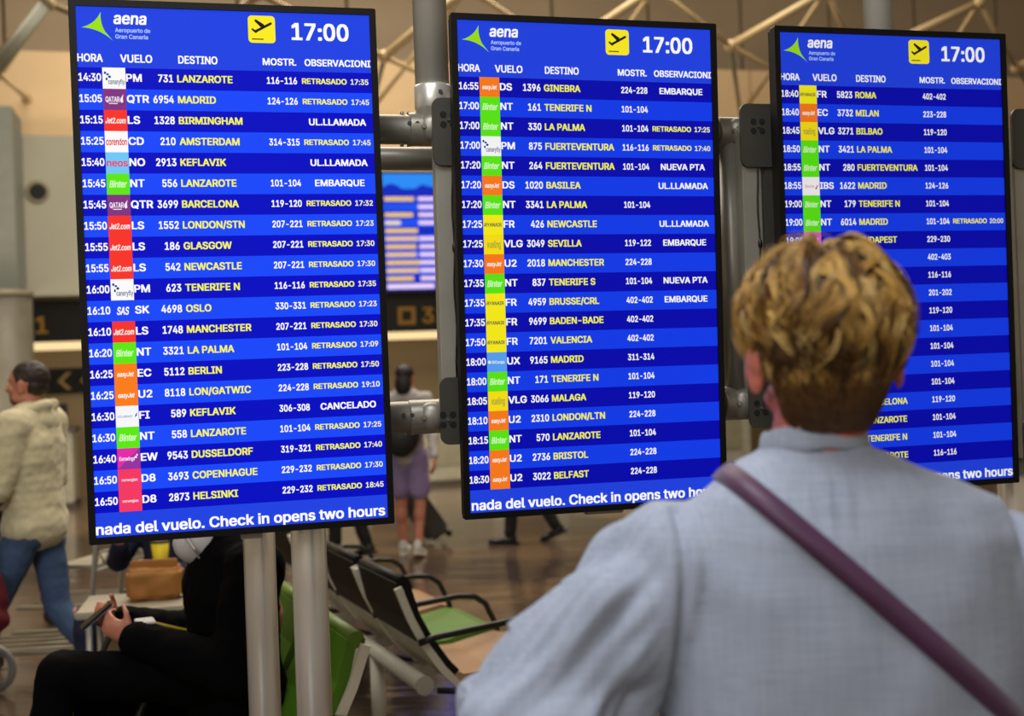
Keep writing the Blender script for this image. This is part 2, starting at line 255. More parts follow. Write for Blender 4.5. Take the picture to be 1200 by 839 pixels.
(453, (266,-2,309,12,344,36,370,66,387,103,393,145,387,186,371,222,344,253,308,276,264,288,211,289,211,278,372,461,372,509,70,509,70,452,288,452,288,448,157,299,157,248,201,248,242,244,275,234,299,217,316,196,326,172,329,145,325,116,315,93,297,74,275,61,248,53,219,50,191,52,165,59,144,71,126,87,115,107,109,132,44,132,52,91,70,57,98,30,133,10,173,-3,218,-7), (10,11,12,19,20,21,39,40,41,38,39,41,38,41,42,37,38,42,37,42,43,36,37,43,36,43,44,35,36,44,35,44,45,34,35,45,34,45,46,33,34,46,32,33,46,32,46,0,31,32,0,31,0,1,30,31,1,30,1,2,29,30,2,29,2,3,28,29,3,28,3,4,27,28,4,27,4,5,27,5,6,26,27,6,26,6,7,25,26,7,25,7,8,24,25,8,24,8,9,23,24,9,23,9,10,22,23,10,22,10,12,21,22,12,19,21,12,18,19,12,18,12,13,17,18,13,17,13,14,17,14,15,15,16,17)),
(453, (413,105,413,163,109,163,109,166,311,509,247,509,40,158,40,105,343,0,343,318,282,318,282,0), (0,1,2,7,0,2,6,7,2,6,2,3,3,4,5,3,5,6,11,8,9,9,10,11)),
(453, (268,-1,309,15,343,41,369,76,385,117,391,163,388,199,379,231,364,260,345,285,321,306,294,321,263,330,229,334,203,331,178,325,155,315,134,301,151,452,366,452,366,509,96,509,67,253,128,246,145,258,167,268,192,275,218,277,248,273,275,262,297,244,314,221,324,193,328,162,324,131,314,104,298,82,276,64,250,53,221,50,196,52,173,60,154,73,138,89,127,108,122,130,60,130,66,93,83,60,108,32,140,11,178,-2,221,-7), (15,16,17,13,14,15,9,10,11,7,8,9,11,12,13,45,46,47,44,45,47,44,47,48,43,44,48,43,48,49,42,43,49,42,49,50,41,42,50,41,50,51,40,41,51,40,51,52,39,40,52,38,39,52,38,52,0,37,38,0,37,0,1,36,37,1,36,1,2,5,6,7,35,36,2,35,2,3,34,35,3,34,3,4,33,34,4,33,4,5,32,33,5,32,5,7,31,32,7,31,7,9,30,31,9,29,30,9,29,9,11,28,29,11,28,11,13,27,28,13,27,13,15,26,27,15,25,26,15,25,15,17,24,25,17,23,24,17,22,23,17,21,22,17,21,17,18,18,19,20,18,20,21)),
(453, (271,-2,310,14,343,39,368,73,384,112,389,157,384,201,370,240,346,271,316,295,278,309,235,314,214,312,196,307,179,299,165,288,145,261,151,261,322,509,252,509,137,340,102,285,80,239,68,199,64,162,69,115,84,74,109,40,142,15,182,-1,226,-7,198,52,174,63,153,79,138,102,128,128,125,158,128,188,138,214,153,235,174,252,198,262,226,265,254,262,279,251,299,235,314,213,324,187,327,157,324,128,314,101,299,79,279,63,254,52,226,48), (39,40,17,15,16,17,13,14,15,15,17,40,11,12,13,15,40,41,13,15,41,38,39,17,13,41,42,11,13,42,11,42,43,10,11,43,10,43,44,9,10,44,9,44,45,8,9,45,8,45,46,7,8,46,7,46,47,6,7,47,5,6,47,5,47,48,5,48,49,4,5,49,3,4,49,3,49,50,2,3,50,2,50,51,1,2,51,1,51,52,0,1,52,0,52,53,30,0,53,30,53,54,30,54,31,29,30,31,29,31,32,28,29,32,28,32,33,27,28,33,27,33,34,26,27,34,26,34,35,25,26,35,25,35,36,24,25,36,24,36,37,23,24,37,22,23,37,22,37,38,22,38,17,21,22,17,20,21,17,20,17,18,18,19,20)),
(453, (165,0,391,449,391,509,62,509,62,452,323,452,323,448,97,0), (3,4,5,2,3,5,1,2,5,1,5,6,0,1,6,0,6,7)),
(453, (275,-2,317,11,352,33,378,62,395,96,401,135,397,166,387,195,372,220,351,241,327,256,300,265,300,267,333,282,359,308,376,342,382,380,377,417,361,450,337,477,306,498,269,511,226,516,184,511,146,498,114,477,90,450,75,417,70,380,76,342,93,308,119,282,153,267,153,265,125,256,101,241,81,220,65,195,55,166,52,135,57,96,74,62,101,33,136,11,178,-2,226,-7,195,52,167,60,145,74,129,91,119,113,115,139,119,165,130,189,147,208,169,223,196,232,226,235,256,232,283,223,305,208,322,189,333,165,337,139,333,113,323,91,307,74,285,60,258,52,226,49,201,292,178,300,159,313,145,330,136,351,133,376,136,399,145,420,159,437,177,449,200,457,226,460,252,457,275,449,294,437,308,420,316,399,319,376,316,351,307,330,293,313,274,300,252,292,226,290), (71,32,33,32,71,72,31,32,72,33,55,56,31,72,73,55,33,34,54,55,34,70,71,33,9,10,11,30,31,73,54,34,35,7,8,9,35,36,37,53,54,35,70,33,56,30,73,74,29,30,74,37,38,39,5,6,7,70,56,57,93,70,57,92,93,57,92,57,58,53,35,37,52,53,37,29,74,75,28,29,75,28,75,76,27,28,76,26,27,76,26,76,77,25,26,77,25,77,78,24,25,78,24,78,79,23,24,79,23,79,80,22,23,80,22,80,81,22,81,82,21,22,82,21,82,83,20,21,83,20,83,84,19,20,84,19,84,85,18,19,85,18,85,86,17,18,86,16,17,86,16,86,87,15,16,87,15,87,88,14,15,88,14,88,89,13,14,89,13,89,90,12,13,90,12,90,91,11,12,91,11,91,92,11,92,58,11,58,59,11,59,60,9,11,60,9,60,61,7,9,61,7,61,62,52,37,39,51,52,39,50,51,39,50,39,40,50,40,41,49,50,41,49,41,42,48,49,42,48,42,43,47,48,43,47,43,44,46,47,44,46,44,45,69,46,45,68,69,45,68,45,0,67,68,0,67,0,1,66,67,1,66,1,2,65,66,2,65,2,3,64,65,3,64,3,4,64,4,5,63,64,5,5,7,62,5,62,63)),
(453, (182,510,143,494,110,469,85,436,69,397,64,352,68,307,83,269,106,237,137,214,175,199,218,195,238,196,257,202,273,210,287,221,299,234,307,248,301,248,130,0,200,0,315,168,350,224,373,270,385,309,389,347,384,393,368,434,343,468,310,494,271,510,226,516,254,457,279,446,299,429,314,407,324,381,327,350,324,321,314,295,299,273,279,257,254,247,226,243,199,247,174,257,154,274,138,295,129,322,125,352,129,381,138,407,154,429,174,446,199,457,226,460), (16,17,18,40,41,18,15,16,18,13,14,15,15,18,41,11,12,13,15,41,42,13,15,42,39,40,18,13,42,43,11,13,43,11,43,44,10,11,44,10,44,45,9,10,45,9,45,46,8,9,46,8,46,47,7,8,47,7,47,48,6,7,48,5,6,48,5,48,49,5,49,50,4,5,50,4,50,51,3,4,51,2,3,51,2,51,52,1,2,52,1,52,53,0,1,53,0,53,54,31,0,54,31,54,55,31,55,32,30,31,32,30,32,33,29,30,33,29,33,34,28,29,34,28,34,35,27,28,35,27,35,36,26,27,36,26,36,37,25,26,37,25,37,38,24,25,38,23,24,38,23,38,39,23,39,18,22,23,18,21,22,18,21,18,19,19,20,21)),
(188, (113,-1,128,9,138,24,141,41,138,59,128,73,113,83,95,87,78,83,63,73,53,59,50,41,53,24,63,9,78,-1,95,-4,113,274,128,284,138,299,141,316,138,334,128,349,113,359,95,362,78,359,63,349,53,334,50,316,53,299,63,284,78,274,95,271), (1,2,3,3,4,5,9,10,11,11,12,13,13,14,15,7,8,9,15,0,1,5,6,7,11,13,15,1,3,5,7,9,11,15,1,5,5,7,11,5,11,15,17,18,19,23,24,25,27,28,29,29,30,31,20,21,22,31,16,17,25,26,27,17,19,20,22,23,25,27,29,31,31,17,20,22,25,27,31,20,22,22,27,31)),
(188, (113,-1,128,9,138,24,141,41,138,59,128,73,113,83,95,87,78,83,63,73,53,59,50,41,53,24,63,9,78,-1,95,-4), (1,2,3,3,4,5,9,10,11,11,12,13,13,14,15,7,8,9,15,0,1,5,6,7,11,13,15,1,3,5,7,9,11,15,1,5,5,7,11,5,11,15)),
(453, (114,244,114,188,337,188,337,244), (3,0,1,1,2,3)),
(249, (178,533,14,-76,71,-76,235,533), (0,1,2,0,2,3)),
(453, (388,15,388,81,142,198,144,194,144,204,142,200,388,316,388,383,65,220,65,178), (2,3,4,2,4,5,0,1,2,9,0,2,9,2,5,8,9,5,5,6,7,5,7,8)),
(389, (190,-6,215,1,236,12,252,25,264,38,272,52,277,52,277,0,337,0,337,251,333,290,322,320,306,343,286,360,263,372,239,379,215,383,194,384,163,382,133,375,104,364,79,346,57,322,41,291,100,274,107,288,118,301,132,313,149,322,171,329,196,331,220,329,240,322,256,311,267,297,273,279,276,257,273,243,265,235,252,230,125,211,100,203,78,193,58,179,43,161,34,138,30,108,35,73,48,45,68,22,94,5,126,-5,160,-9,149,47,130,52,114,61,102,72,94,87,92,105,95,124,103,139,117,150,134,159,154,164,259,182,276,190,276,138,272,115,263,93,248,74,228,59,202,49,170,45), (3,4,5,69,5,6,68,69,6,1,2,3,5,69,70,3,5,70,15,16,17,42,43,44,40,41,42,13,14,15,11,12,13,44,45,46,3,70,71,1,3,71,52,0,1,47,48,49,19,20,21,17,18,19,1,71,72,52,1,72,52,72,53,51,52,53,51,53,54,50,51,54,50,54,55,49,50,55,49,55,56,67,68,6,22,23,24,22,24,25,21,22,25,21,25,26,21,26,27,19,21,27,19,27,28,19,28,29,17,19,29,17,29,30,17,30,31,15,17,31,15,31,32,13,15,32,13,32,33,13,33,34,11,13,34,11,34,35,10,11,35,10,35,36,9,10,36,9,36,37,47,49,56,47,56,57,47,57,58,46,47,58,46,58,59,44,46,59,44,59,60,42,44,60,42,60,61,40,42,61,40,61,62,40,62,63,9,37,38,6,7,8,66,67,6,9,38,39,39,40,63,39,63,64,39,64,65,9,39,65,9,65,66,66,6,8,66,8,9)),
(424, (274,-2,313,16,346,45,370,84,385,133,390,189,385,245,370,293,345,332,313,361,274,378,229,384,197,381,171,373,152,360,137,346,118,319,114,319,114,509,53,509,53,0,112,0,112,59,118,59,138,31,153,17,172,4,198,-5,229,-8,188,51,162,65,140,86,125,115,116,150,113,189,116,229,125,263,140,291,161,312,188,325,220,330,253,325,280,311,301,290,316,261,325,227,328,189,325,151,316,117,301,88,279,66,253,51,220,47), (22,23,31,13,14,15,24,25,26,30,31,23,30,23,24,29,30,24,29,24,26,29,26,27,52,29,27,52,27,28,22,31,32,11,12,13,51,52,28,51,28,0,50,51,0,50,0,1,50,1,2,49,50,2,49,2,3,48,49,3,48,3,4,47,48,4,47,4,5,46,47,5,45,46,5,45,5,6,44,45,6,44,6,7,43,44,7,43,7,8,42,43,8,42,8,9,42,9,10,41,42,10,41,10,11,40,41,11,40,11,13,39,40,13,39,13,15,38,39,15,38,15,16,37,38,16,37,16,17,36,37,17,20,21,22,35,36,17,22,32,33,22,33,34,34,35,17,20,22,34,17,18,19,17,19,20,17,20,34)),
(396, (235,-6,261,-1,285,9,306,21,325,37,341,56,354,78,363,102,304,117,299,102,292,89,282,76,271,66,258,58,243,52,207,46,173,51,145,66,124,89,108,117,99,151,96,187,99,224,108,258,124,287,145,310,173,325,207,330,226,329,257,319,270,311,281,301,298,276,303,262,362,277,353,301,340,322,324,341,305,356,284,368,260,377,234,383,207,384,159,378,117,360,82,330,56,291,40,243,34,187,40,133,56,85,82,46,117,16,159,-2,207,-8), (37,38,39,2,3,4,35,36,37,4,5,6,0,1,2,39,40,41,6,7,8,6,8,9,6,9,10,4,6,10,4,10,11,4,11,12,2,4,12,2,12,13,2,13,14,0,2,14,0,14,15,54,0,15,33,34,35,32,33,35,53,54,15,53,15,16,52,53,16,52,16,17,51,52,17,51,17,18,50,51,18,50,18,19,49,50,19,49,19,20,32,35,37,31,32,37,30,31,37,30,37,39,29,30,39,29,39,41,28,29,41,28,41,42,27,28,42,27,42,43,26,27,43,26,43,44,25,26,44,25,44,45,24,25,45,24,45,46,23,24,46,23,46,47,22,23,47,48,49,20,48,20,21,48,21,22,22,47,48)),
(424, (227,-5,252,4,272,17,287,31,307,59,313,59,313,0,372,0,372,509,311,509,311,319,306,319,287,346,272,360,253,373,228,381,196,384,151,378,112,361,79,332,55,293,39,245,34,189,39,133,55,84,79,45,111,16,151,-2,195,-8,172,51,145,66,124,88,109,117,99,151,96,189,99,227,108,261,124,290,145,311,172,325,205,330,237,325,263,312,284,291,300,263,309,229,312,189,309,150,299,115,284,86,263,65,236,51,205,47), (49,4,5,12,13,14,1,2,3,4,49,50,3,4,50,3,50,51,1,3,51,0,1,51,0,51,52,28,0,52,48,49,5,14,15,16,28,52,29,27,28,29,27,29,30,26,27,30,25,26,30,25,30,31,24,25,31,24,31,32,23,24,32,23,32,33,22,23,33,22,33,34,22,34,35,21,22,35,21,35,36,20,21,36,20,36,37,19,20,37,19,37,38,18,19,38,17,18,38,17,38,39,16,17,39,16,39,40,14,16,40,14,40,41,12,14,41,12,41,42,11,12,42,11,42,43,10,11,43,10,43,44,5,6,7,10,44,45,47,48,5,10,45,46,46,47,5,46,5,7,8,9,10,10,46,7,7,8,10)),
(404, (249,-5,283,4,311,19,335,39,353,63,365,91,306,105,297,88,285,73,271,61,254,53,234,48,212,46,179,50,151,61,128,80,110,106,100,139,97,169,371,169,368,242,357,282,341,315,319,341,294,361,266,374,236,382,205,384,157,378,115,359,81,329,55,290,39,242,34,187,40,132,56,85,82,46,117,16,161,-2,212,-8,97,221,99,241,109,270,125,294,146,313,173,326,205,330,237,326,263,314,283,294,298,269,307,237,309,221), (3,4,5,24,25,26,1,2,3,22,23,24,5,6,7,3,5,7,3,7,8,3,8,9,1,3,9,1,9,10,0,1,10,0,10,11,39,0,11,39,11,12,39,12,13,38,39,13,38,13,14,37,38,14,37,14,15,36,37,15,36,15,16,35,36,16,35,16,17,34,35,17,34,17,18,33,34,18,33,18,40,32,33,40,32,40,41,31,32,41,31,41,42,30,31,42,30,42,43,29,30,43,29,43,44,28,29,44,28,44,45,27,28,45,27,45,46,26,27,46,26,46,47,24,26,47,24,47,48,24,48,49,22,24,49,22,49,50,21,22,50,21,50,51,20,21,51,20,51,52,19,20,52,52,40,18,52,18,19)),
(254, (6,379,6,327,228,327,228,379,142,0,142,419,145,443,154,460,171,470,195,474,227,468,243,521,222,527,187,530,161,527,135,519,113,505,96,486,84,461,81,432,81,0), (3,0,1,1,2,3,15,16,17,13,14,15,17,18,19,11,12,13,9,10,11,9,11,13,8,9,13,8,13,15,7,8,15,7,15,17,6,7,17,6,17,19,5,6,19,20,4,5,5,19,20)),
(425, (251,-147,291,-136,324,-117,350,-90,367,-54,372,-9,372,379,313,379,313,319,308,319,288,346,273,360,253,373,228,382,196,384,152,378,112,361,80,332,55,293,39,246,34,191,39,136,55,90,80,53,113,27,152,10,195,5,227,8,252,16,272,28,287,41,306,68,311,68,311,-6,304,-47,282,-75,249,-92,207,-97,178,-95,154,-88,136,-78,122,-66,101,-41,51,-69,64,-91,82,-110,105,-127,134,-140,168,-148,207,-151,172,63,145,76,124,96,109,123,99,155,96,193,99,229,109,262,124,290,145,312,172,325,205,330,237,325,264,312,285,291,300,264,309,231,312,193,309,154,300,121,285,95,264,75,237,63,205,59), (70,31,32,31,70,71,30,31,71,28,29,30,10,11,12,43,44,45,69,70,32,30,71,72,28,30,72,27,28,72,27,72,73,26,27,73,12,13,14,45,46,47,26,73,50,25,26,50,25,50,51,24,25,51,23,24,51,23,51,52,22,23,52,22,52,53,41,42,43,41,43,45,40,41,45,40,45,47,39,40,47,39,47,48,38,39,48,38,48,49,37,38,49,37,49,0,36,37,0,36,0,1,35,36,1,35,1,2,35,2,3,34,35,3,34,3,4,21,22,53,21,53,54,33,34,4,33,4,5,20,21,54,20,54,55,20,55,56,19,20,56,19,56,57,18,19,57,18,57,58,17,18,58,17,58,59,16,17,59,15,16,59,15,59,60,14,15,60,14,60,61,12,14,61,12,61,62,10,12,62,10,62,63,9,10,63,9,63,64,8,9,64,8,64,65,6,7,8,68,69,32,8,65,66,32,33,5,67,68,32,8,66,67,6,8,67,5,6,67,5,67,32)),
(410, (117,257,126,283,141,303,161,317,184,326,210,329,246,323,273,304,290,275,296,235,296,0,357,0,357,240,353,285,341,321,321,349,295,369,264,380,227,384,187,379,152,362,124,332,102,287,114,287,114,509,53,509,53,0,114,0,114,227), (21,22,23,15,16,17,13,14,15,17,18,19,19,20,21,12,13,15,19,21,23,15,17,19,12,15,19,23,24,25,26,27,28,9,10,11,9,11,12,8,9,12,7,8,12,7,12,19,6,7,19,5,6,19,4,5,19,3,4,19,3,19,23,2,3,23,1,2,23,0,1,23,28,0,23,28,23,25,25,26,28)),
(167, (114,0,114,379,53,379,53,0,100,446,114,455,123,468,126,483,123,499,114,512,100,521,84,524,67,521,54,512,44,499,41,483,44,468,54,455,67,446,84,443), (3,0,1,1,2,3,5,6,7,15,16,17,7,8,9,13,14,15,19,4,5,9,10,11,11,12,13,17,18,19,5,7,9,13,15,17,9,11,13,17,19,5,17,5,9,9,13,17)),
(167, (53,-29,50,-54,40,-72,25,-83,2,-87,-10,-87,-10,-143,37,-139,65,-129,86,-113,102,-90,111,-63,114,-30,114,379,53,379,100,446,114,455,123,468,126,483,123,499,114,512,100,521,83,524,67,521,53,512,44,499,41,483,44,468,53,455,67,446,83,443), (8,9,10,4,5,6,10,11,12,4,6,7,3,4,7,3,7,8,2,3,8,2,8,10,1,2,10,1,10,12,0,1,12,0,12,13,0,13,14,16,17,18,26,27,28,18,19,20,24,25,26,22,23,24,28,29,30,30,15,16,20,21,22,16,18,20,24,26,28,20,22,24,28,30,16,28,16,20,20,24,28)),
(381, (177,199,184,199,360,379,284,379,121,212,110,212,110,137,114,0,114,509,53,509,53,0,372,0,191,229,148,186,294,0), (5,6,0,4,5,0,4,0,1,1,2,3,1,3,4,10,7,8,8,9,10,14,11,12,12,13,14)),
(189, (151,-2,181,3,170,54,130,54,120,62,115,77,114,509,53,509,53,84,58,47,74,20,101,3), (0,1,2,0,2,3,11,0,3,9,10,11,11,3,4,9,11,4,9,4,5,8,9,5,8,5,6,6,7,8)),
(610, (114,0,114,238,117,266,126,289,140,307,158,320,178,328,199,330,229,326,253,311,269,288,274,260,274,0,335,0,335,247,338,270,345,290,358,307,374,320,395,328,419,330,447,326,473,313,490,289,496,254,496,0,557,0,557,255,553,296,541,328,522,354,497,372,468,383,437,386,407,383,381,375,357,361,337,343,322,321,312,295,321,295,309,331,287,361,257,380,219,386,195,384,172,376,151,363,132,346,118,323,108,295,112,295,112,379,53,379,53,0), (38,39,40,49,50,51,44,45,46,46,47,48,37,38,40,35,36,37,48,49,51,33,34,35,30,31,32,28,29,30,41,42,43,43,44,46,32,33,35,35,37,40,46,48,51,51,52,53,27,28,30,40,41,43,30,32,35,43,46,51,54,0,1,53,54,1,51,53,1,51,1,2,51,2,3,51,3,4,51,4,5,43,51,5,43,5,6,43,6,7,43,7,8,43,8,9,40,43,9,40,9,10,40,10,11,12,13,14,11,12,14,40,11,14,40,14,15,40,15,16,40,16,17,40,17,18,35,40,18,35,18,19,35,19,20,35,20,21,30,35,21,30,21,22,30,22,23,27,30,23,27,23,24,24,25,26,24,26,27)),
(410, (117,257,126,283,141,303,161,317,184,326,210,329,246,323,273,304,290,275,296,235,296,0,357,0,357,240,353,285,341,321,321,349,295,369,264,380,227,384,187,379,152,362,124,332,102,287,112,287,112,379,53,379,53,0,114,0,114,227), (21,22,23,15,16,17,13,14,15,17,18,19,19,20,21,23,24,25,12,13,15,19,21,23,15,17,19,12,15,19,26,27,28,25,26,28,23,25,28,23,28,0,23,0,1,23,1,2,23,2,3,19,23,3,19,3,4,19,4,5,19,5,6,19,6,7,12,19,7,12,7,8,12,8,9,9,10,11,9,11,12)),
(415, (256,-2,299,16,333,46,359,85,376,133,381,187,376,243,359,291,333,330,299,360,256,378,207,384,159,378,117,360,82,330,56,291,40,243,34,187,40,133,56,85,82,46,117,16,159,-2,207,-8,173,51,145,66,124,89,108,117,99,151,96,187,99,224,108,258,124,287,145,310,173,325,207,330,242,325,270,310,292,287,307,258,316,224,319,187,316,151,307,117,292,89,270,66,242,51,207,46), (35,11,12,34,35,12,34,12,13,33,34,13,33,13,14,32,33,14,32,14,15,31,32,15,10,11,35,10,35,36,9,10,36,9,36,37,8,9,37,8,37,38,7,8,38,7,38,39,31,15,16,30,31,16,6,7,39,6,39,40,5,6,40,5,40,41,5,41,42,4,5,42,4,42,43,3,4,43,3,43,44,2,3,44,2,44,45,1,2,45,1,45,46,0,1,46,0,46,47,23,0,47,22,23,47,22,47,24,21,22,24,21,24,25,20,21,25,20,25,26,19,20,26,19,26,27,18,19,27,18,27,28,17,18,28,17,28,29,17,29,30,30,16,17)),
(424, (114,-143,114,59,118,59,138,31,153,17,173,4,198,-5,229,-8,274,-2,313,16,346,45,370,84,385,133,390,189,385,245,370,293,345,332,313,361,274,378,229,384,197,381,171,373,152,360,137,346,118,319,112,319,112,379,53,379,53,-143,188,51,162,65,140,86,125,115,116,150,113,189,116,229,125,263,140,291,161,312,188,325,220,330,253,325,280,311,301,290,316,261,325,227,328,189,325,151,316,117,301,88,279,66,253,51,220,47), (1,2,31,21,22,23,3,4,5,30,31,2,30,2,3,29,30,3,29,3,5,29,5,6,52,29,6,52,6,7,1,31,32,19,20,21,51,52,7,51,7,8,50,51,8,50,8,9,50,9,10,49,50,10,49,10,11,48,49,11,48,11,12,47,48,12,47,12,13,46,47,13,45,46,13,45,13,14,44,45,14,44,14,15,43,44,15,43,15,16,42,43,16,42,16,17,42,17,18,41,42,18,41,18,19,40,41,19,40,19,21,39,40,21,39,21,23,38,39,23,38,23,24,37,38,24,37,24,25,36,37,25,25,26,27,35,36,25,1,32,33,1,33,34,34,35,25,34,25,27,28,0,1,1,34,27,1,27,28)),
(424, (372,379,313,379,313,319,307,319,287,346,272,360,253,373,228,381,196,384,151,378,112,361,79,332,55,293,39,245,34,189,39,133,55,84,79,45,111,16,151,-2,195,-8,227,-5,252,4,272,17,287,31,306,59,311,59,311,-143,372,-143,172,51,145,66,124,88,109,117,99,151,96,189,99,227,108,261,124,290,145,311,172,325,205,330,237,325,263,312,284,291,300,263,309,229,312,189,309,150,299,115,284,86,263,65,236,51,205,47), (49,25,26,4,5,6,25,49,50,24,25,50,22,23,24,24,50,51,22,24,51,21,22,51,21,51,52,20,21,52,48,49,26,6,7,8,20,52,29,19,20,29,19,29,30,18,19,30,17,18,30,17,30,31,16,17,31,16,31,32,15,16,32,15,32,33,14,15,33,14,33,34,14,34,35,13,14,35,13,35,36,12,13,36,12,36,37,11,12,37,11,37,38,10,11,38,9,10,38,9,38,39,8,9,39,8,39,40,6,8,40,6,40,41,4,6,41,4,41,42,3,4,42,3,42,43,2,3,43,2,43,44,0,1,2,2,44,45,47,48,26,2,45,46,46,47,26,0,2,46,26,27,28,0,46,26,0,26,28)),
(259, (114,0,114,237,117,262,126,284,140,301,159,315,182,323,207,326,243,322,243,384,221,385,181,380,152,367,130,347,115,321,112,321,112,379,53,379,53,0), (12,13,14,9,10,11,7,8,9,7,9,11,6,7,11,6,11,12,5,6,12,5,12,14,4,5,14,4,14,15,3,4,15,2,3,15,15,16,17,1,2,15,1,15,17,18,0,1,1,17,18)),
(365, (223,-5,260,6,290,24,312,47,326,75,331,107,325,142,306,171,275,194,229,209,172,223,144,232,124,243,112,258,109,277,114,299,131,317,156,329,187,333,219,328,243,316,258,298,268,277,324,290,314,316,299,339,279,358,254,372,223,381,187,384,149,381,115,370,87,354,65,332,51,305,47,274,53,237,72,208,104,186,149,170,212,155,237,147,254,136,265,121,268,103,262,81,244,62,217,50,181,45,150,49,124,60,105,79,94,107,36,94,45,63,62,38,84,18,112,3,145,-5,182,-8), (24,25,26,54,55,56,22,23,24,21,22,24,26,27,28,33,34,35,2,3,4,31,32,33,21,24,26,20,21,26,56,57,58,52,53,54,51,52,54,51,54,56,50,51,56,4,5,6,19,20,26,19,26,28,18,19,28,18,28,29,18,29,30,17,18,30,17,30,31,16,17,31,16,31,33,15,16,33,50,56,58,49,50,58,48,49,58,48,58,59,48,59,0,47,48,0,47,0,1,46,47,1,46,1,2,45,46,2,45,2,4,44,45,4,44,4,6,43,44,6,43,6,7,42,43,7,42,7,8,41,42,8,41,8,9,40,41,9,14,15,33,14,33,35,13,14,35,13,35,36,13,36,37,12,13,37,12,37,38,11,12,38,11,38,39,10,11,39,40,9,10,10,39,40)),
(227, (6,379,6,327,204,327,204,379,65,93,72,52,92,21,125,2,168,-4,180,-4,213,2,202,54,177,50,150,53,136,61,128,76,126,98,126,471,65,471), (3,0,1,1,2,3,8,9,10,10,11,12,8,10,12,8,12,13,7,8,13,7,13,14,6,7,14,5,6,14,5,14,15,4,5,15,4,15,16,18,4,16,16,17,18)),
(410, (222,0,257,17,286,47,307,92,298,92,298,0,357,0,357,379,296,379,296,153,293,122,283,97,268,77,249,62,226,53,200,50,164,56,137,75,119,105,114,144,114,379,53,379,53,139,57,95,69,59,89,31,115,11,146,-1,182,-5), (2,3,4,25,26,27,23,24,25,27,28,0,0,1,2,4,5,6,22,23,25,0,2,4,25,27,0,22,25,0,7,8,9,6,7,9,4,6,9,4,9,10,4,10,11,4,11,12,4,12,13,0,4,13,0,13,14,0,14,15,0,15,16,0,16,17,22,0,17,22,17,18,22,18,19,19,20,21,19,21,22)),
(389, (226,0,371,379,305,379,224,155,184,21,206,21,177,121,84,379,17,379,163,0), (4,5,6,1,2,3,0,1,3,0,3,4,9,0,4,9,4,6,6,7,8,6,8,9)),
(567, (199,0,248,172,291,338,277,338,297,252,368,0,429,0,545,379,480,379,423,176,391,41,402,41,382,136,316,379,252,379,206,214,165,41,175,41,154,137,87,379,23,379,138,0), (2,3,4,10,11,12,16,17,18,13,14,15,7,8,9,6,7,9,6,9,10,5,6,10,5,10,12,4,5,12,4,12,13,2,4,13,2,13,15,1,2,15,1,15,16,0,1,16,21,0,16,21,16,18,18,19,20,18,20,21)),
(379, (91,0,148,85,205,182,173,182,200,136,287,0,358,0,209,214,209,169,352,379,282,379,216,279,190,229,175,206,207,206,100,379,29,379,171,171,171,218,21,0), (12,13,14,2,3,4,11,12,14,19,0,1,18,19,1,17,18,1,17,1,2,9,10,11,8,9,11,7,8,11,7,11,14,2,4,5,15,16,17,14,15,17,14,17,2,7,14,2,7,2,5,5,6,7)),
(389, (77,-145,117,-143,139,-136,159,-124,177,-107,191,-85,204,-58,371,379,305,379,212,121,184,21,206,21,177,121,84,379,17,379,163,-1,151,-36,141,-58,130,-74,118,-84,104,-89,88,-90,61,-86,47,-139), (1,2,3,3,4,5,22,23,0,21,22,0,21,0,1,20,21,1,19,20,1,19,1,3,18,19,3,18,3,5,17,18,5,17,5,6,16,17,6,15,16,6,9,10,11,7,8,9,6,7,9,6,9,11,15,6,11,15,11,12,12,13,14,12,14,15)),
(380, (339,0,339,56,126,56,126,60,333,331,333,379,48,379,48,323,254,323,254,320,42,46,42,0), (6,7,8,5,6,8,4,5,8,4,8,9,0,1,2,11,0,2,10,11,2,10,2,3,3,4,9,3,9,10)),
(188, (), ()),
]
CHARS = "ABCDEFGHIJKLMNOPQRSTUVWXYZ0123456789:.-/<abcdefghijklmnopqrstuvwxyz "
_gc = {}
def glyph(ch):
    if ch not in _gc:
        adv, vs, ps = GLY[CHARS.index(ch)]; zero = GLY[CHARS.index('0')][0]
        V = [(vs[i] / 1000, vs[i + 1] / 1000) for i in range(0, len(vs), 2)]
        P = [tuple(ps[i:i + 3]) for i in range(0, len(ps), 3)]
        a = adv / 1000; dx = 0
        if ch.isdigit(): dx = (zero / 1000 - a) / 2; a = zero / 1000
        _gc[ch] = (a, [(v[0] + dx, v[1]) for v in V], P)
    return _gc[ch]
def text_mesh(s, bold=0, shear=0):
    key = (s, shear)
    if key in _fc: return _fc[key]
    V, P, x = [], [], 0
    for ch in s:
        a, vs, ps = glyph(ch); n = len(V)
        V += [(v[0] + x + v[1] * shear, v[1]) for v in vs]; P += [tuple(i + n for i in p) for p in ps]; x += a
    _fc[key] = (V, P, min(v[0] for v in V), max(v[0] for v in V), min(v[1] for v in V), max(v[1] for v in V))
    return _fc[key]
_, _, _, _, _y0, _y1 = text_mesh('H'); CAPH = _y1 - _y0
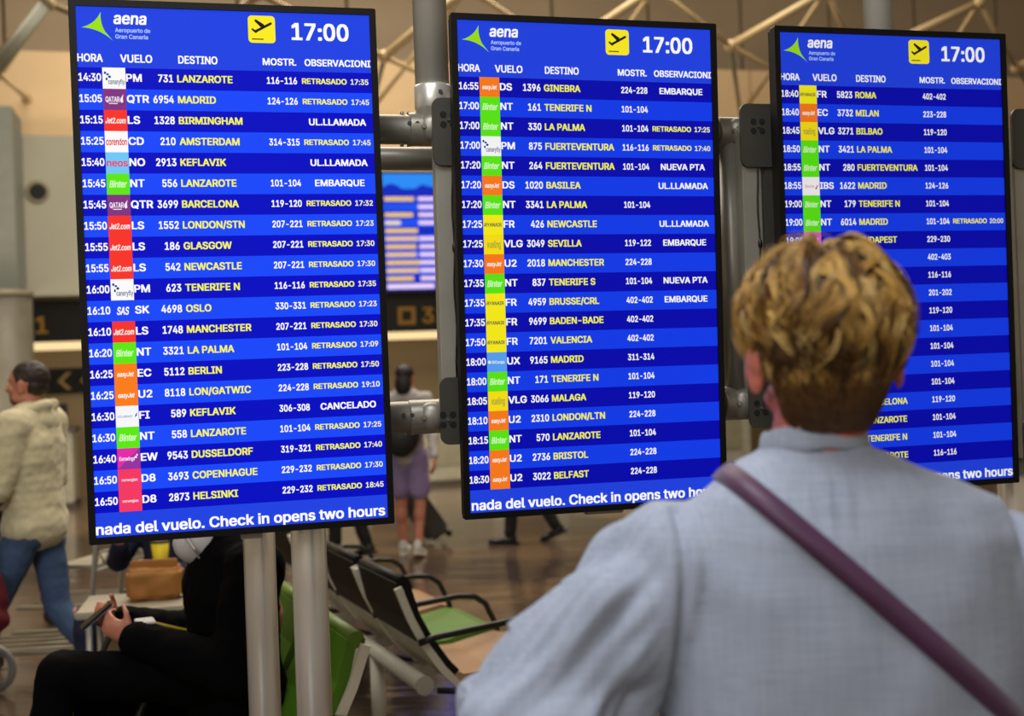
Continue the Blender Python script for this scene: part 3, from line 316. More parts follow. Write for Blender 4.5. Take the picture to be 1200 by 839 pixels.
def put_text(bm, s, x, y, cap, width=None, ref=None, refw=None, align='L', mi=0, z=0, bold=.012, shear=0, weight=1.0):
    """y = vertical middle of a capital; width fits this string, or ref/refw give a scale for the column"""
    V, P, x0, x1, y0, y1 = text_mesh(s, bold, shear)
    sy = cap / CAPH
    if width: sx = width / (x1 - x0)
    elif ref:
        r = text_mesh(ref, bold, shear); sx = refw / (r[3] - r[2])
    else: sx = sy
    if align == 'L': ox = x - x0 * sx
    elif align == 'R': ox = x - x1 * sx
    else: ox = x - (x0 + x1) / 2 * sx
    # heavy strokes: the regular outline is laid down with small sideways steps, all in one flat layer
    bx = .024 * weight; by = .014 * weight
    steps = ((-1, -1), (1, -1), (-1, 1), (1, 1), (0, 0)) if cap > .008 else ((-1, 0), (1, 0))
    for i_, (ux, uy) in enumerate(steps):
        vs = [bm.verts.new((ox + (v[0] + ux * bx) * sx, y - cap / 2 + (v[1] - _y0 + uy * by) * sy, z + i_ * .00001)) for v in V]
        for p in P:
            f_ = bm.faces.new([vs[i] for i in p]); f_.material_index = mi
def quad(bm, x0, y0, x1, y1, z=0, mi=0):
    f_ = bm.faces.new([bm.verts.new(c) for c in ((x0, y0, z), (x1, y0, z), (x1, y1, z), (x0, y1, z))]); f_.material_index = mi
def flat(bm, pts, z=0, mi=0):
    f_ = bm.faces.new([bm.verts.new((p[0], p[1], z)) for p in pts]); f_.material_index = mi
    bmesh.ops.triangulate(bm, faces=[f_])
    return f_

TH = math.radians(14.25)
D = Vector((math.cos(TH), math.sin(TH), 0)); N = Vector((math.sin(TH), -math.cos(TH), 0))
Z = Vector((0, 0, 1))
# ------------------------------------------------------------------ the hall
Ow = at(480, 433, 18); Ow.z = 0
MW = frame(Ow, D, -N, Z)
def ws(x, y, dn=0):
    """photo point -> (along wall, height) on the plane dn in front of the back wall"""
    r = ray(x, y); p0 = Ow + N * dn; t = (p0 - CAM).dot(N) / r.dot(N); P = CAM + r * t
    return (P - p0).dot(D), P.z
def wbox(name, mats, x0, y0, x1, y1, dn, depth, parent=None, bev=.01, xy=None):
    s0, h1 = ws(x0, y0, dn); s1, h0 = ws(x1, y1, dn)
    if xy: s0, s1, h0, h1 = xy
    bm = nb(); box(bm, ((s0 + s1) / 2, -dn + depth / 2, (h0 + h1) / 2), (s1 - s0, depth, h1 - h0), MW, bev)
    o = mesh_obj(name, bm, mats, parent); return o

# polished floor: granite with slow waviness
FM = bpy.data.materials.new('polished_granite'); FM.use_nodes = True
nt = FM.node_tree; b = nt.nodes['Principled BSDF']
tc = nt.nodes.new('ShaderNodeTexCoord'); n1 = nt.nodes.new('ShaderNodeTexNoise'); n1.inputs['Scale'].default_value = .45; n1.inputs['Detail'].default_value = 3
cr = nt.nodes.new('ShaderNodeValToRGB'); cr.color_ramp.elements[0].color = lin((74, 62, 58)); cr.color_ramp.elements[1].color = lin((112, 92, 74))
cr.color_ramp.elements[0].position = .44; cr.color_ramp.elements[1].position = .56
n2 = nt.nodes.new('ShaderNodeTexNoise'); n2.inputs['Scale'].default_value = 70; n2.inputs['Detail'].default_value = 6
mx = nt.nodes.new('ShaderNodeMixRGB'); mx.blend_type = 'MULTIPLY'; mx.inputs[0].default_value = .35
nt.links.new(tc.outputs['Object'], n1.inputs[0]); nt.links.new(tc.outputs['Object'], n2.inputs[0])
nt.links.new(n1.outputs[0], cr.inputs[0]); nt.links.new(cr.outputs[0], mx.inputs[1]); nt.links.new(n2.outputs[0], mx.inputs[2])
nt.links.new(mx.outputs[0], b.inputs['Base Color']); b.inputs['Roughness'].default_value = .12
mp = nt.nodes.new('ShaderNodeMapping'); mp.inputs['Scale'].default_value = (.7, 3.2, 1)
n3 = nt.nodes.new('ShaderNodeTexNoise'); n3.inputs['Scale'].default_value = 1.6; n3.inputs['Detail'].default_value = 2
bp = nt.nodes.new('ShaderNodeBump'); bp.inputs['Strength'].default_value = .25; bp.inputs['Distance'].default_value = .03
nt.links.new(tc.outputs['Object'], mp.inputs[0]); nt.links.new(mp.outputs[0], n3.inputs[0]); nt.links.new(n3.outputs[0], bp.inputs['Height']); nt.links.new(bp.outputs[0], b.inputs['Normal'])
b.inputs['Specular IOR Level'].default_value = .6
bm = nb(); box(bm, (0, 12, -.1), (60, 44, .2)); tag(mesh_obj('floor', bm, FM), kind='structure')

CREAM = mat('cream_fascia', (206, 178, 136), .7, var=.04, vscale=.8)
BROWN = mat('brown_upper_panel', (150, 133, 108), .7, var=.05, vscale=.5)
TAN = mat('tan_counter_wall', (108, 90, 58), .6, var=.06, vscale=.6)
GREYP = mat('grey_fascia_panel', (150, 148, 132), .6, var=.03, vscale=.8)
SLATE = mat('slate_grey_panel', (118, 122, 114), .6, var=.03)
s_l, s_r = -20, 20
wall = tag(wbox('wall_back', TAN, 0, 0, 0, 0, 0, .3, xy=(s_l, s_r, 0, 6.0), bev=0), kind='structure')
# cream fascia made of tall panels
hT = ws(480, 71.5, .35)[1]
x = s_l; k = 0
while x < s_r:
    p = wbox('fascia_panel', CREAM, 0, 0, 0, 0, .35, .35, wall, xy=(x + .01, x + 3.19, 2.75, hT)); x += 3.2
# brown upper wall set back, in panels with open seams
up = tag(wbox('wall_upper', mat('seam_shadow_brown', (96, 76, 50), .8), 0, 0, 0, 0, -.4, .2, xy=(s_l, s_r, 5.9, 11.2), bev=0), kind='structure')
x = s_l; sseam = ws(53, 30, -.2)[0] % 1.62
x = s_l + sseam
me0 = None
while x < s_r:
    for hh in (hT - .3, hT + 1.9, hT + 3.6):
        o = wbox('upper_panel', BROWN, 0, 0, 0, 0, -.25, .15, up, xy=(x + .02, x + 1.60, hh + .015, hh + (2.17 if hh < hT else 1.67)))
    x += 1.62
bm = nb(); box(bm, (0, 6, 11.3), (60, 32, .2)); tag(mesh_obj('ceiling', bm, BROWN), kind='structure')
# grey fascia box with the round air nozzle (upper left)
fp = thing('fascia_cladding', 'large pale grey fascia panel with a round black air nozzle, left of the first screen', 'panel', MW @ Vector((0, 0, 3)))
def adopt(o, parent):
    o.parent = parent; o.matrix_parent_inverse = parent.matrix_world.inverted(); return o
adopt(wbox('panel_sheet', GREYP, 23, 158, 205, 344, .75, .4), fp)
s0, h0 = ws(44, 225, .76)
bm = nb(); Mn = MW @ Matrix.Translation((s0, -.76, h0)) @ Matrix.Rotation(math.pi / 2, 4, 'X')
g = []
for kk in range(32):
    a = 2 * math.pi * kk / 32; g.append((math.cos(a), math.sin(a)))
for (ra, rb, za, zb) in ((.155, .13, 0, .03), (.13, .10, .03, .0), (.10, .095, 0, -.12)):
    for kk in range(32):
        c0, c1 = g[kk], g[(kk + 1) % 32]
        bm.faces.new([bm.verts.new(Mn @ Vector(v)) for v in ((c0[0]*ra, c0[1]*ra, za), (c1[0]*ra, c1[1]*ra, za), (c1[0]*rb, c1[1]*rb, zb), (c0[0]*rb, c0[1]*rb, zb))])
bmesh.ops.remove_doubles(bm, verts=bm.verts, dist=.0005); bmesh.ops.recalc_face_normals(bm, faces=bm.faces)
nz = adopt(mesh_obj('nozzle_ring', bm, mat('nozzle_grey', (120, 114, 92), .6), smooth=True), fp)
bm = nb(); tube(bm, [Mn @ Vector((0, 0, .0)), Mn @ Vector((0, 0, .012))], .105, 24)
tag(adopt(mesh_obj('nozzle_opening', bm, HOLE), fp), 'black round opening')
# slate grey duct box at the far left, on a round column
db = tag(wbox('duct_casing', SLATE, -120, 122, 21, 342, 1.6, .8), 'slate grey boxed casing at the far left, above the round column', 'casing')
bm = nb(); c0 = floor_at(4, 600); c0 = at(2, 450, 14.6); c0.z = 0
tube(bm, [c0, c0 + Z * 2.75], .38, 32); col_o = thing('round_column', 'round grey column behind the man in the hoodie, below the slate casing', 'column', c0)
adopt(mesh_obj('column_shaft', bm, mat('column_grey', (92, 88, 76), .5)), col_o)
bm = nb(); tube(bm, [c0 + Z * 2.70, c0 + Z * 2.76], .40, 32); adopt(mesh_obj('column_collar', bm, mat('collar_pale', (120, 112, 92), .5)), col_o)

# dark check-in sign band: one box per counter, each with its number, and a light strip under
SIGN = mat('sign_black', (12, 11, 10), .6, spec=.15)
SY = emis('sign_amber', (120, 84, 22), .8)
LSTRIP = emis('strip_light', (235, 205, 150), 1.3)
hb1 = ws(480, 344, .6)[1]; hb0 = ws(480, 388.5, .6)[1]; hs0 = ws(480, 397.5, .6)[1]
sref = ws(446, 366, .6)[0]
ORD = ['first', 'second', 'third', 'fourth', 'fifth', 'sixth', 'seventh', 'eighth', 'ninth', 'tenth', 'eleventh']
for i in range(-3, 6):
    sx = sref + i * 1.9
    num = str(318 - i)
    sg = thing('counter_sign', '%s black overhead counter sign from the left, number %s over a light strip' % (ORD[i + 3], num), 'sign', MW @ Vector((sx + .95, -.6, hb0)), TH, 'check-in counter signs')
    bm = nb(); box(bm, (0, .3, (hb1 - hb0) / 2), (1.88, .6, hb1 - hb0), bev=.01); mesh_obj('sign_box', bm, SIGN, sg)
    bm = nb(); put_text(bm, num, .02, 0, .22, align='C', bold=.03)
    flat(bm, [(-.62, -.13), (-.36, -.13), (-.36, .13), (-.62, .13)]); quad(bm, -.56, -.07, -.42, .07, .002, 1)
    bmesh.ops.transform(bm, matrix=Matrix.Translation((-.08, -.004, (hb1 - hb0) * .42)) @ Matrix.Rotation(math.pi / 2, 4, 'X'), verts=bm.verts)
    mesh_obj('counter_number', bm, [SY, SIGN], sg)
    bm = nb(); box(bm, (0, .06, (hs0 - hb0) / 2), (1.86, .12, hb0 - hs0 - .004)); mesh_obj('light_strip', bm, LSTRIP, sg)

# chevron board on the counter wall, behind the man
cb = thing('chevron_board', 'dark board with dull yellow chevrons pointing left, behind the man in the hoodie', 'sign', MW @ Vector((ws(70, 448, .06)[0], -.06, ws(70, 461, .06)[1])), TH)
bm = nb(); box(bm, (0, .03, .17), (2.1, .06, .36), bev=.008); mesh_obj('board', bm, SIGN, cb)
bm = nb()
for i in range(7):
    xx = -.93 + i * .3
    flat(bm, [(xx, 0), (xx + .12, .12), (xx + .19, .12), (xx + .07, 0), (xx + .19, -.12), (xx + .12, -.12)])
bmesh.ops.transform(bm, matrix=Matrix.Translation((0, -.004, .17)) @ Matrix.Rotation(math.pi / 2, 4, 'X'), verts=bm.verts)
mesh_obj('chevrons', bm, mat('chevron_yellow', (112, 92, 36), .6), cb)
# check-in desks along the wall
DESKW = mat('desk_white', (150, 146, 128), .4); DESKD = mat('desk_dark', (52, 46, 38), .5)
for i in range(-3, 6):
    sx = sref + i * 1.9 + .35
    dk = thing('check_in_desk', '%s pale check-in desk from the left, dark topped, under the counter signs' % ORD[i + 3], 'desk', MW @ Vector((sx + .6, -1.5, 0)), TH, 'check-in desks along the back wall')
    bm = nb(); box(bm, (0, .3, .52), (1.15, .6, .92), bev=.02); mesh_obj('desk_body', bm, DESKW, dk)
    bm = nb(); box(bm, (0, .3, .03), (1.2, .62, .06)); mesh_obj('plinth', bm, DESKD, dk)
    bm = nb(); box(bm, (0, .28, 1.0), (1.25, .75, .05), bev=.012); mesh_obj('desk_top', bm, DESKD, dk)
    bm = nb(); box(bm, (0, -.012, .55), (.8, .02, .55), bev=.004); mesh_obj('front_panel', bm, mat('desk_panel', (126, 122, 100), .4), dk)
    bm = nb(); box(bm, (.3, .38, 1.21), (.38, .04, .26), bev=.01); box(bm, (.3, .4, 1.05), (.08, .06, .1)); mesh_obj('monitor', bm, BLACK, dk)

# distant portrait display
dd = thing('distant_departure_board', 'far portrait departure board with blue screen, seen in the gap between first two screens', 'display', MW @ Vector((ws(486, 300, .7)[0], -.7, ws(486, 343, .7)[1])), TH)
sA, hA = ws(446, 203, .7); sB, hB = ws(527, 345, .7); wD = sB - sA; hD = hA - hB
bm = nb(); box(bm, (0, .08, hD / 2), (wD, .14, hD), bev=.01); mesh_obj('bezel', bm, BLACK, dd)
bm = nb(); M2 = Matrix.Translation((0, -.0, 0)) @ Matrix.Rotation(math.pi / 2, 4, 'X')
x0, x1 = -wD / 2 + .04, wD / 2 - .04
quad(bm, x0, .04, x1, hD - .04, 0, 0)
quad(bm, x0, hD - .26, x1, hD - .04, .002, 1)
pts = [(x0, hD - .30)] + [(x0 + (x1 - x0) * t / 12, hD - .24 + .055 * math.sin(t * .9) * (1 if t < 9 else .4)) for t in range(13)] + [(x1, hD - .30)]
flat(bm, pts, .003, 0)
rows = 11
rh = (hD - .36 - .14) / rows
for i in range(rows):
    yy = .15 + rh * (rows - 1 - i)
    if i % 2: quad(bm, x0, yy, x1, yy + rh, .002, 2)
    wl = [.42, .0, .40, .22, .46, .46, .43, .43, .48, .46, .38][i]
    cm = 3 if i % 2 == 0 else 4
    if wl:
        quad(bm, x0 + .02, yy + rh * .24, x0 + .02 + wl * (x1 - x0) * 1.18, yy + rh * .76, .004, 3 if i != 3 else 4)
    if i not in (4,): quad(bm, x1 - .36, yy + rh * .25, x1 - .12, yy + rh * .75, .004, 5)
quad(bm, x0 + .02, .06, x1 - .16, .13, .004, 5)
bmesh.ops.transform(bm, matrix=Matrix.Translation((0, -.002, 0)) @ M2, verts=bm.verts)
mesh_obj('lit_screen', bm, [emis('far_blue', (10, 40, 190), 1), emis('far_sky', (40, 140, 245), 1), emis('far_blue_light', (26, 80, 235), 1), emis('far_amber', (240, 200, 120), 1), emis('far_cream', (235, 220, 190), 1), emis('far_pinkwhite', (240, 215, 250), 1)], dd)

# space-frame roof truss of cream tubes in front of the upper wall
TRU = mat('truss_cream', (186, 162, 118), .5, var=.03); TRG = mat('truss_grey', (120, 118, 96), .5, var=.03)
root = thing('roof_truss', 'cream tubular roof truss crossing high in front of the brown upper wall', 'truss', at(768, -14, 12.5))
def wallhit(x, y):
    s_, h_ = ws(x, y, .36); return MW @ Vector((s_, -.36, h_))
def tn(x, y): return at(x, y, 12.0 + (x - 600) * .003)
def node(p): bm = nb(); ell(bm, p, (.07, .07, .07)); adopt(mesh_obj('node', bm, TRU), root); return p
def strut(A, B, r=.036, g_=0): bm = nb(); tube(bm, [A, B], r, 14); adopt(mesh_obj('strut', bm, TRG if g_ else TRU), root)
TN = [(-190, 12), (55, 4), (302, -8), (548, -14), (768, -14), (968, -10), (1148, 3), (1330, 10)]
BN = [(-60, 50), (200, 44), (440, 42), (662, 36), (872, 31), (1030, 48), (1225, 60)]
WN = [(-40, 150), (200, 140), (436, 128), (664, 134), (868, 136), (1058, 142), (1240, 150)]
tp = [node(tn(*q)) for q in TN]; bp_ = [node(tn(*q) + F * .8) for q in BN]; wp_ = [node(wallhit(*q)) for q in WN]
for i in range(7):
    strut(tp[i + 1], bp_[i], .046); strut(tp[i + 1], wp_[i], .030); strut(tp[i], bp_[i], .030); strut(bp_[i], wp_[i], .028, 1)
    wn = wallhit(WN[i][0] + 72, WN[i][1] - 34); strut(bp_[i], node(wn), .030)
for i in range(8):
    top_ = Vector((tp[i].x, tp[i].y + .6, 11.2)); strut(tp[i], top_, .036, 1)
strut(tp[1], tn(-60, 150), .060, 1)
# ------------------------------------------------------------------ the three departure screens
SW, SH = .6983, 1.24
POSE = [((-.6367, 2.7935, 1.8693), .2474, .0122, .0032), ((.2129, 3.0080, 1.8645), .2503, .0241, -.0043), ((1.0531, 3.2174, 1.8648), .2490, .0147, .0009)]
def screen_matrix(k):
    c, a, t, g = POSE[k]
    d = Vector((math.cos(a), math.sin(a), 0)); n = Vector((math.sin(a), -math.cos(a), 0))
    u = math.cos(t) * Z + math.sin(t) * n
    d2 = math.cos(g) * d + math.sin(g) * u; u2 = -math.sin(g) * d + math.cos(g) * u
    return frame(Vector(c), d2, u2, d2.cross(u2))
TILE = {'canaryfly': ((250, 250, 250), (120, 130, 150), 'canaryfly'), 'qatar': ((130, 52, 128), (245, 235, 245), 'QATAR'),
        'jet2': ((248, 52, 40), (255, 240, 235), 'Jet2.com'), 'corendon': ((252, 250, 250), (225, 70, 70), 'corendon'),
        'neos': ((110, 200, 248), (225, 70, 110), 'neos'), 'binter': ((92, 232, 12), (215, 255, 190), 'Binter'),
        'sas': (None, (255, 255, 255), 'SAS'), 'easyjet': ((252, 124, 22), (255, 245, 235), 'easyJet'),
        'icelandair': ((246, 246, 252), (150, 160, 190), 'ICELANDAIR'), 'eurowings': ((226, 42, 168), (255, 230, 250), 'Eurowings'),
        'norwegian': ((245, 56, 98), (255, 225, 230), 'norwegian'), 'ryanair': ((250, 238, 20), (90, 90, 70), 'RYANAIR'),
        'vueling': ((250, 226, 14), (176, 170, 60), 'vueling'), 'aireuropa': ((88, 160, 245), (235, 245, 255), 'AirEuropa'),
        'iberia': ((250, 246, 246), (225, 170, 170), 'iberia'), 'wizz': ((235, 96, 200), (255, 225, 250), 'WIZZ')}
RT = 'RETRASADO'
ROWS = [[
 ('14:30', 'canaryfly', 'PM', '731', 'LANZAROTE', '116-116', RT, '17:35'), ('15:05', 'qatar', 'QTR', '6954', 'MADRID', '124-126', RT, '17:45'),
 ('15:15', 'jet2', 'LS', '1328', 'BIRMINGHAM', '', 'UL.LLAMADA', ''), ('15:25', 'corendon', 'CD', '210', 'AMSTERDAM', '314-315', RT, '17:45'),
 ('15:40', 'neos', 'NO', '2913', 'KEFLAVIK', '', 'UL.LLAMADA', ''), ('15:45', 'binter', 'NT', '556', 'LANZAROTE', '101-104', 'EMBARQUE', ''),
 ('15:45', 'qatar', 'QTR', '3699', 'BARCELONA', '119-120', RT, '17:32'), ('15:50', 'jet2', 'LS', '1552', 'LONDON/STN', '207-221', RT, '17:23'),
 ('15:55', 'jet2', 'LS', '186', 'GLASGOW', '207-221', RT, '17:30'), ('15:55', 'jet2', 'LS', '542', 'NEWCASTLE', '207-221', RT, '17:30'),
 ('16:00', 'canaryfly', 'PM', '623', 'TENERIFE N', '116-116', RT, '17:35'), ('16:10', 'sas', 'SK', '4698', 'OSLO', '330-331', RT, '17:23'),
 ('16:10', 'jet2', 'LS', '1748', 'MANCHESTER', '207-221', RT, '17:30'), ('16:20', 'binter', 'NT', '3321', 'LA PALMA', '101-104', RT, '17:09'),
 ('16:25', 'easyjet', 'EC', '5112', 'BERLIN', '223-228', RT, '17:50'), ('16:25', 'easyjet', 'U2', '8118', 'LON/GATWIC', '224-228', RT, '19:10'),
 ('16:30', 'icelandair', 'FI', '589', 'KEFLAVIK', '306-308', 'CANCELADO', ''), ('16:30', 'binter', 'NT', '558', 'LANZAROTE', '101-104', RT, '17:25'),
 ('16:40', 'eurowings', 'EW', '9543', 'DUSSELDORF', '319-321', RT, '17:40'), ('16:50', 'norwegian', 'D8', '3693', 'COPENHAGUE', '229-232', RT, '17:30'),
 ('16:50', 'norwegian', 'D8', '2873', 'HELSINKI', '229-232', RT, '18:45')], [
 ('16:55', 'easyjet', 'DS', '1396', 'GINEBRA', '224-228', 'EMBARQUE', ''), ('17:00', 'binter', 'NT', '161', 'TENERIFE N', '101-104', '', ''),
 ('17:00', 'binter', 'NT', '330', 'LA PALMA', '101-104', RT, '17:25'), ('17:00', 'canaryfly', 'PM', '875', 'FUERTEVENTURA', '116-116', RT, '17:40'),
 ('17:20', 'binter', 'NT', '264', 'FUERTEVENTURA', '101-104', 'NUEVA PTA', ''), ('17:20', 'easyjet', 'DS', '1020', 'BASILEA', '', 'UL.LLAMADA', ''),
 ('17:20', 'binter', 'NT', '3341', 'LA PALMA', '101-104', '', ''), ('17:25', 'ryanair', 'FR', '426', 'NEWCASTLE', '', 'UL.LLAMADA', ''),
 ('17:25', 'vueling', 'VLG', '3049', 'SEVILLA', '119-122', 'EMBARQUE', ''), ('17:30', 'easyjet', 'U2', '2018', 'MANCHESTER', '224-228', '', ''),
 ('17:35', 'binter', 'NT', '837', 'TENERIFE S', '101-104', 'NUEVA PTA', ''), ('17:35', 'ryanair', 'FR', '4959', 'BRUSSE/CRL', '402-402', 'EMBARQUE', ''),
 ('17:35', 'ryanair', 'FR', '9699', 'BADEN-BADE', '402-402', '', ''), ('17:50', 'ryanair', 'FR', '7201', 'VALENCIA', '402-402', '', ''),
 ('18:00', 'aireuropa', 'UX', '9165', 'MADRID', '311-314', '', ''), ('18:00', 'binter', 'NT', '171', 'TENERIFE N', '101-104', '', ''),
 ('18:05', 'vueling', 'VLG', '3066', 'MALAGA', '119-120', '', ''), ('18:10', 'easyjet', 'U2', '2310', 'LONDON/LTN', '224-228', '', ''),
 ('18:15', 'binter', 'NT', '570', 'LANZAROTE', '101-104', '', ''), ('18:20', 'easyjet', 'U2', '2736', 'BRISTOL', '224-228', '', ''),
 ('18:30', 'easyjet', 'U2', '3022', 'BELFAST', '224-228', '', '')], [
 ('18:40', 'ryanair', 'FR', '5823', 'ROMA', '402-402', '', ''), ('18:40', 'easyjet', 'EC', '3732', 'MILAN', '223-228', '', ''),
 ('18:45', 'vueling', 'VLG', '3271', 'BILBAO', '119-120', '', ''), ('18:50', 'binter', 'NT', '3421', 'LA PALMA', '101-104', '', ''),
 ('18:55', 'binter', 'NT', '280', 'FUERTEVENTURA', '101-104', '', ''), ('18:55', 'iberia', 'IBS', '1622', 'MADRID', '124-126', '', ''),
 ('19:00', 'binter', 'NT', '179', 'TENERIFE N', '101-104', '', ''), ('19:00', 'binter', 'NT', '6014', 'MADRID', '101-104', RT, '20:00'),
 ('19:05', 'wizz', '', '2266', 'BUDAPEST', '229-230', '', ''), ('', '', '', '', 'BERLIN', '402-403', '', ''),
 ('', '', '', '', 'LANZAROTE', '116-116', '', ''), ('', '', '', '', '', '201-202', '', ''), ('', '', '', '', '', '119-120', '', ''),
 ('', '', '', '', '', '101-104', '', ''), ('', '', '', '', '', '101-104', '', ''), ('', '', '', '', '', '101-104', '', ''),
 ('', '', '', '', '', '101-104', '', ''), ('', '', '', '', 'BARCELONA', '119-120', '', ''), ('', '', '', '', 'LANZAROTE', '101-104', '', ''),
 ('', '', '', '', 'TENERIFE N', '101-104', '', ''), ('', '', '', '', 'LANZAROTE', '116-116', '', '')]]
BR = [1.0, .92, .80]; LABEL = [
 'large portrait departure screen at the left, first flight 14:30 Lanzarote',
 'middle portrait departure screen, first flight 16:55 Ginebra, on grey mounting rail',
 'right portrait departure screen partly hidden by the blond person, first flight 18:40 Roma']
def E_(k, nm, rgb): return emis('screen%d_%s' % (k + 1, nm), rgb, BR[k])
for k in range(3):
    WHITE = E_(k, 'white', (255, 255, 255)); YEL = E_(k, 'yellow', (250, 248, 66)); GRN = E_(k, 'green', (158, 226, 10))
    DK = E_(k, 'row_dark', (2, 10, 192) if k == 0 else (2, 6, 174)); LT = E_(k, 'row_light', (24, 72, 250) if k == 0 else (16, 60, 236))
    HD = E_(k, 'header', (32, 66, 226)); PY = E_(k, 'pict_yellow', (252, 236, 30)); PB = E_(k, 'pict_black', (30, 24, 6)); PALE = E_(k, 'pale_blue', (170, 195, 255))
    M = screen_matrix(k); base = M @ Vector((0, -SH / 2, 0))
    root = thing('departure_screen', LABEL[k], 'screen'); Mr = M.copy(); Mr.translation = base; root.matrix_world = Mr
    oy = Matrix.Translation((0, SH / 2, 0))
    def fin(name, bm, mats, parent=root, smooth=False):
        bmesh.ops.transform(bm, matrix=oy, verts=bm.verts)
        return mesh_obj(name, bm, mats, parent, smooth)
    # bezel: four mitred bars around the panel, and a casing behind
    bm = nb(); t = .0155; zt, zb = .004, -.022
    outer = rrect(SW, SH, .004, 3); inner = rrect(SW - 2 * t, SH - 2 * t, .001, 3)
    n = len(outer)
    vo = [bm.verts.new((p[0], p[1], zt)) for p in outer]; vi = [bm.verts.new((p[0], p[1], zt)) for p in inner]
    vo2 = [bm.verts.new((p[0], p[1], zb)) for p in outer]; vi2 = [bm.verts.new((p[0], p[1], -.003)) for p in inner]
    for i in range(n):
        j = (i + 1) % n
        bm.faces.new((vo[i], vo[j], vi[j], vi[i])); bm.faces.new((vo2[i], vo2[j], vo[j], vo[i])); bm.faces.new((vi[i], vi[j], vi2[j], vi2[i]))
    bmesh.ops.recalc_face_normals(bm, faces=bm.faces)
    fin('bezel', bm, BLACK)
    bm = nb(); box(bm, (0, 0, -.024), (SW - .004, SH - .004, .04), bev=.006); box(bm, (0, 0, -.058), (SW * .72, SH * .8, .03), bev=.01)
    fin('rear_casing', bm, BLACK)
    # header and footer zone of the lit panel
    bm = nb(); x0, x1 = -SW / 2 + t, SW / 2 - t
    quad(bm, x0, -SH / 2 + t, x1, SH / 2 - t, -.002)
    panel = fin('lit_panel', bm, HD)
    bm = nb()   # logo: concave green arrow sail
    def curve2(p, q, bulge, n=8):
        out = []
        for i in range(n):
            s = i / n; mx_, my_ = p[0] + (q[0] - p[0]) * s, p[1] + (q[1] - p[1]) * s
            nx, ny = -(q[1] - p[1]), q[0] - p[0]; b_ = bulge * 4 * s * (1 - s)
            out.append((mx_ + nx * b_, my_ + ny * b_))
        return out
    Tp, Lp, Bp = (-.2795, .5927), (-.3225, .5562), (-.2545, .5265)
    pts = curve2(Tp, Lp, .12) + curve2(Lp, Bp, .10) + curve2(Bp, Tp, .13)
    ctr = (-.283, .562)
    vs = [bm.verts.new((p[0], p[1], 0)) for p in pts]; vc = bm.verts.new((ctr[0], ctr[1], 0))
    for i in range(len(vs)): bm.faces.new((vs[i], vs[(i + 1) % len(vs)], vc))
    bmesh.ops.recalc_face_normals(bm, faces=bm.faces)
    fin('green_emblem', bm, GRN)
    bm = nb(); put_text(bm, 'aena', -.2515, .5795, .0262, .0705, bold=.035, shear=.12)
    put_text(bm, 'Aeropuerto de', -.2495, .5520, .0092, .0765, mi=1, bold=.012); put_text(bm, 'Gran Canaria', -.2495, .5372, .0092, .071, mi=1, bold=.012)
    fin('airport_name', bm, [WHITE, PALE])
    bm = nb(); flat(bm, rrect(.0625, .0640, .009, 6, .0792, .5632))
    def bar(a, b_, w1, w2, mi=1):
        a = Vector(a); b_ = Vector(b_); dd_ = (b_ - a).normalized(); nn = Vector((-dd_.y, dd_.x)); P = []
        for i in range(7): an = math.pi / 2 + math.pi * i / 6; P.append(a + (dd_ * math.cos(an) + nn * math.sin(an)) * w1)
        for i in range(7): an = -math.pi / 2 + math.pi * i / 6; P.append(b_ + (dd_ * math.cos(an) + nn * math.sin(an)) * w2)
        flat(bm, [(p.x, p.y) for p in P], .0006, mi)
    def pc(u, v): return (.0479 + u * .0625, .5952 - v * .0640)
    bar(pc(.28, .58), pc(.84, .28), .0031, .0029); bar(pc(.29, .19), pc(.53, .42), .0029, .0030); bar(pc(.29, .18), pc(.56, .35), .0026, .0026); bar(pc(.16, .51), pc(.28, .60), .0023, .0028); bar(pc(.14, .865), pc(.54, .865), .0013, .0013)
    fin('departures_pictogram', bm, [PY, PB])
    bm = nb(); put_text(bm, '17:00', .1498, .5605, .0385, .1315, bold=.022); fin('clock', bm, WHITE)
    hy = .4875
    for wd_, xx_, cp_, ww_ in (('HORA', -.3335, .0172, .054), ('VUELO', -.2404, .0172, .069), ('DESTINO', -.1124, .0172, .087), ('MOSTR.', .0793, .0155, .0765), ('OBSERVACIONI', .1766, .0155, .1555)):
        bm = nb(); put_text(bm, wd_, xx_, hy, cp_, ww_); fin('column_heading', bm, WHITE)
    rh = (.4658 + .5492) / 21
    for i, (tm, air, code, num, dest, mo, ob, obt) in enumerate(ROWS[k]):
        yt = .4658 - rh * i; yc = yt - rh / 2
        bm = nb(); quad(bm, x0, yt - rh, x1, yt, -.0012)
        row = fin('flight_row', bm, DK if i % 2 == 0 else LT)
        c_ = .0168; yy = yc + .0018; PYW = E_(k, 'pale_yellow', (240, 240, 178))
        def cell(name, mt_, st, x, cap, **kw):
            bm = nb(); put_text(bm, st, x, yy, cap, **kw); fin(name, bm, mt_, row)
        if tm: cell('time_lettering', WHITE, tm, -.2846, c_, ref='14:30', refw=.0480, align='R')
        if code: cell('carrier_lettering', WHITE, code, -.2292, c_, ref='QTR', refw=.0475)
        if num: cell('flight_number_lettering', WHITE, num, -.1265, c_, ref='6954', refw=.0445, align='R')
        if dest: cell('destination_lettering', YEL, dest, -.1163, .0160, ref='LANZAROTE', refw=.1235)
        if mo: cell('counter_lettering', WHITE, mo, .0871, .0152, ref='116-116', refw=.0690)
        if ob == RT:
            cell('remark_lettering', YEL, ob, .1690, .0124, width=.1045); cell('new_time_lettering', PYW, obt, .3255, .0124, ref='17:35', refw=.0415, align='R')
        elif ob: cell('remark_lettering', WHITE, ob, .2490, .0150, ref='EMBARQUE', refw=.1165, align='C')
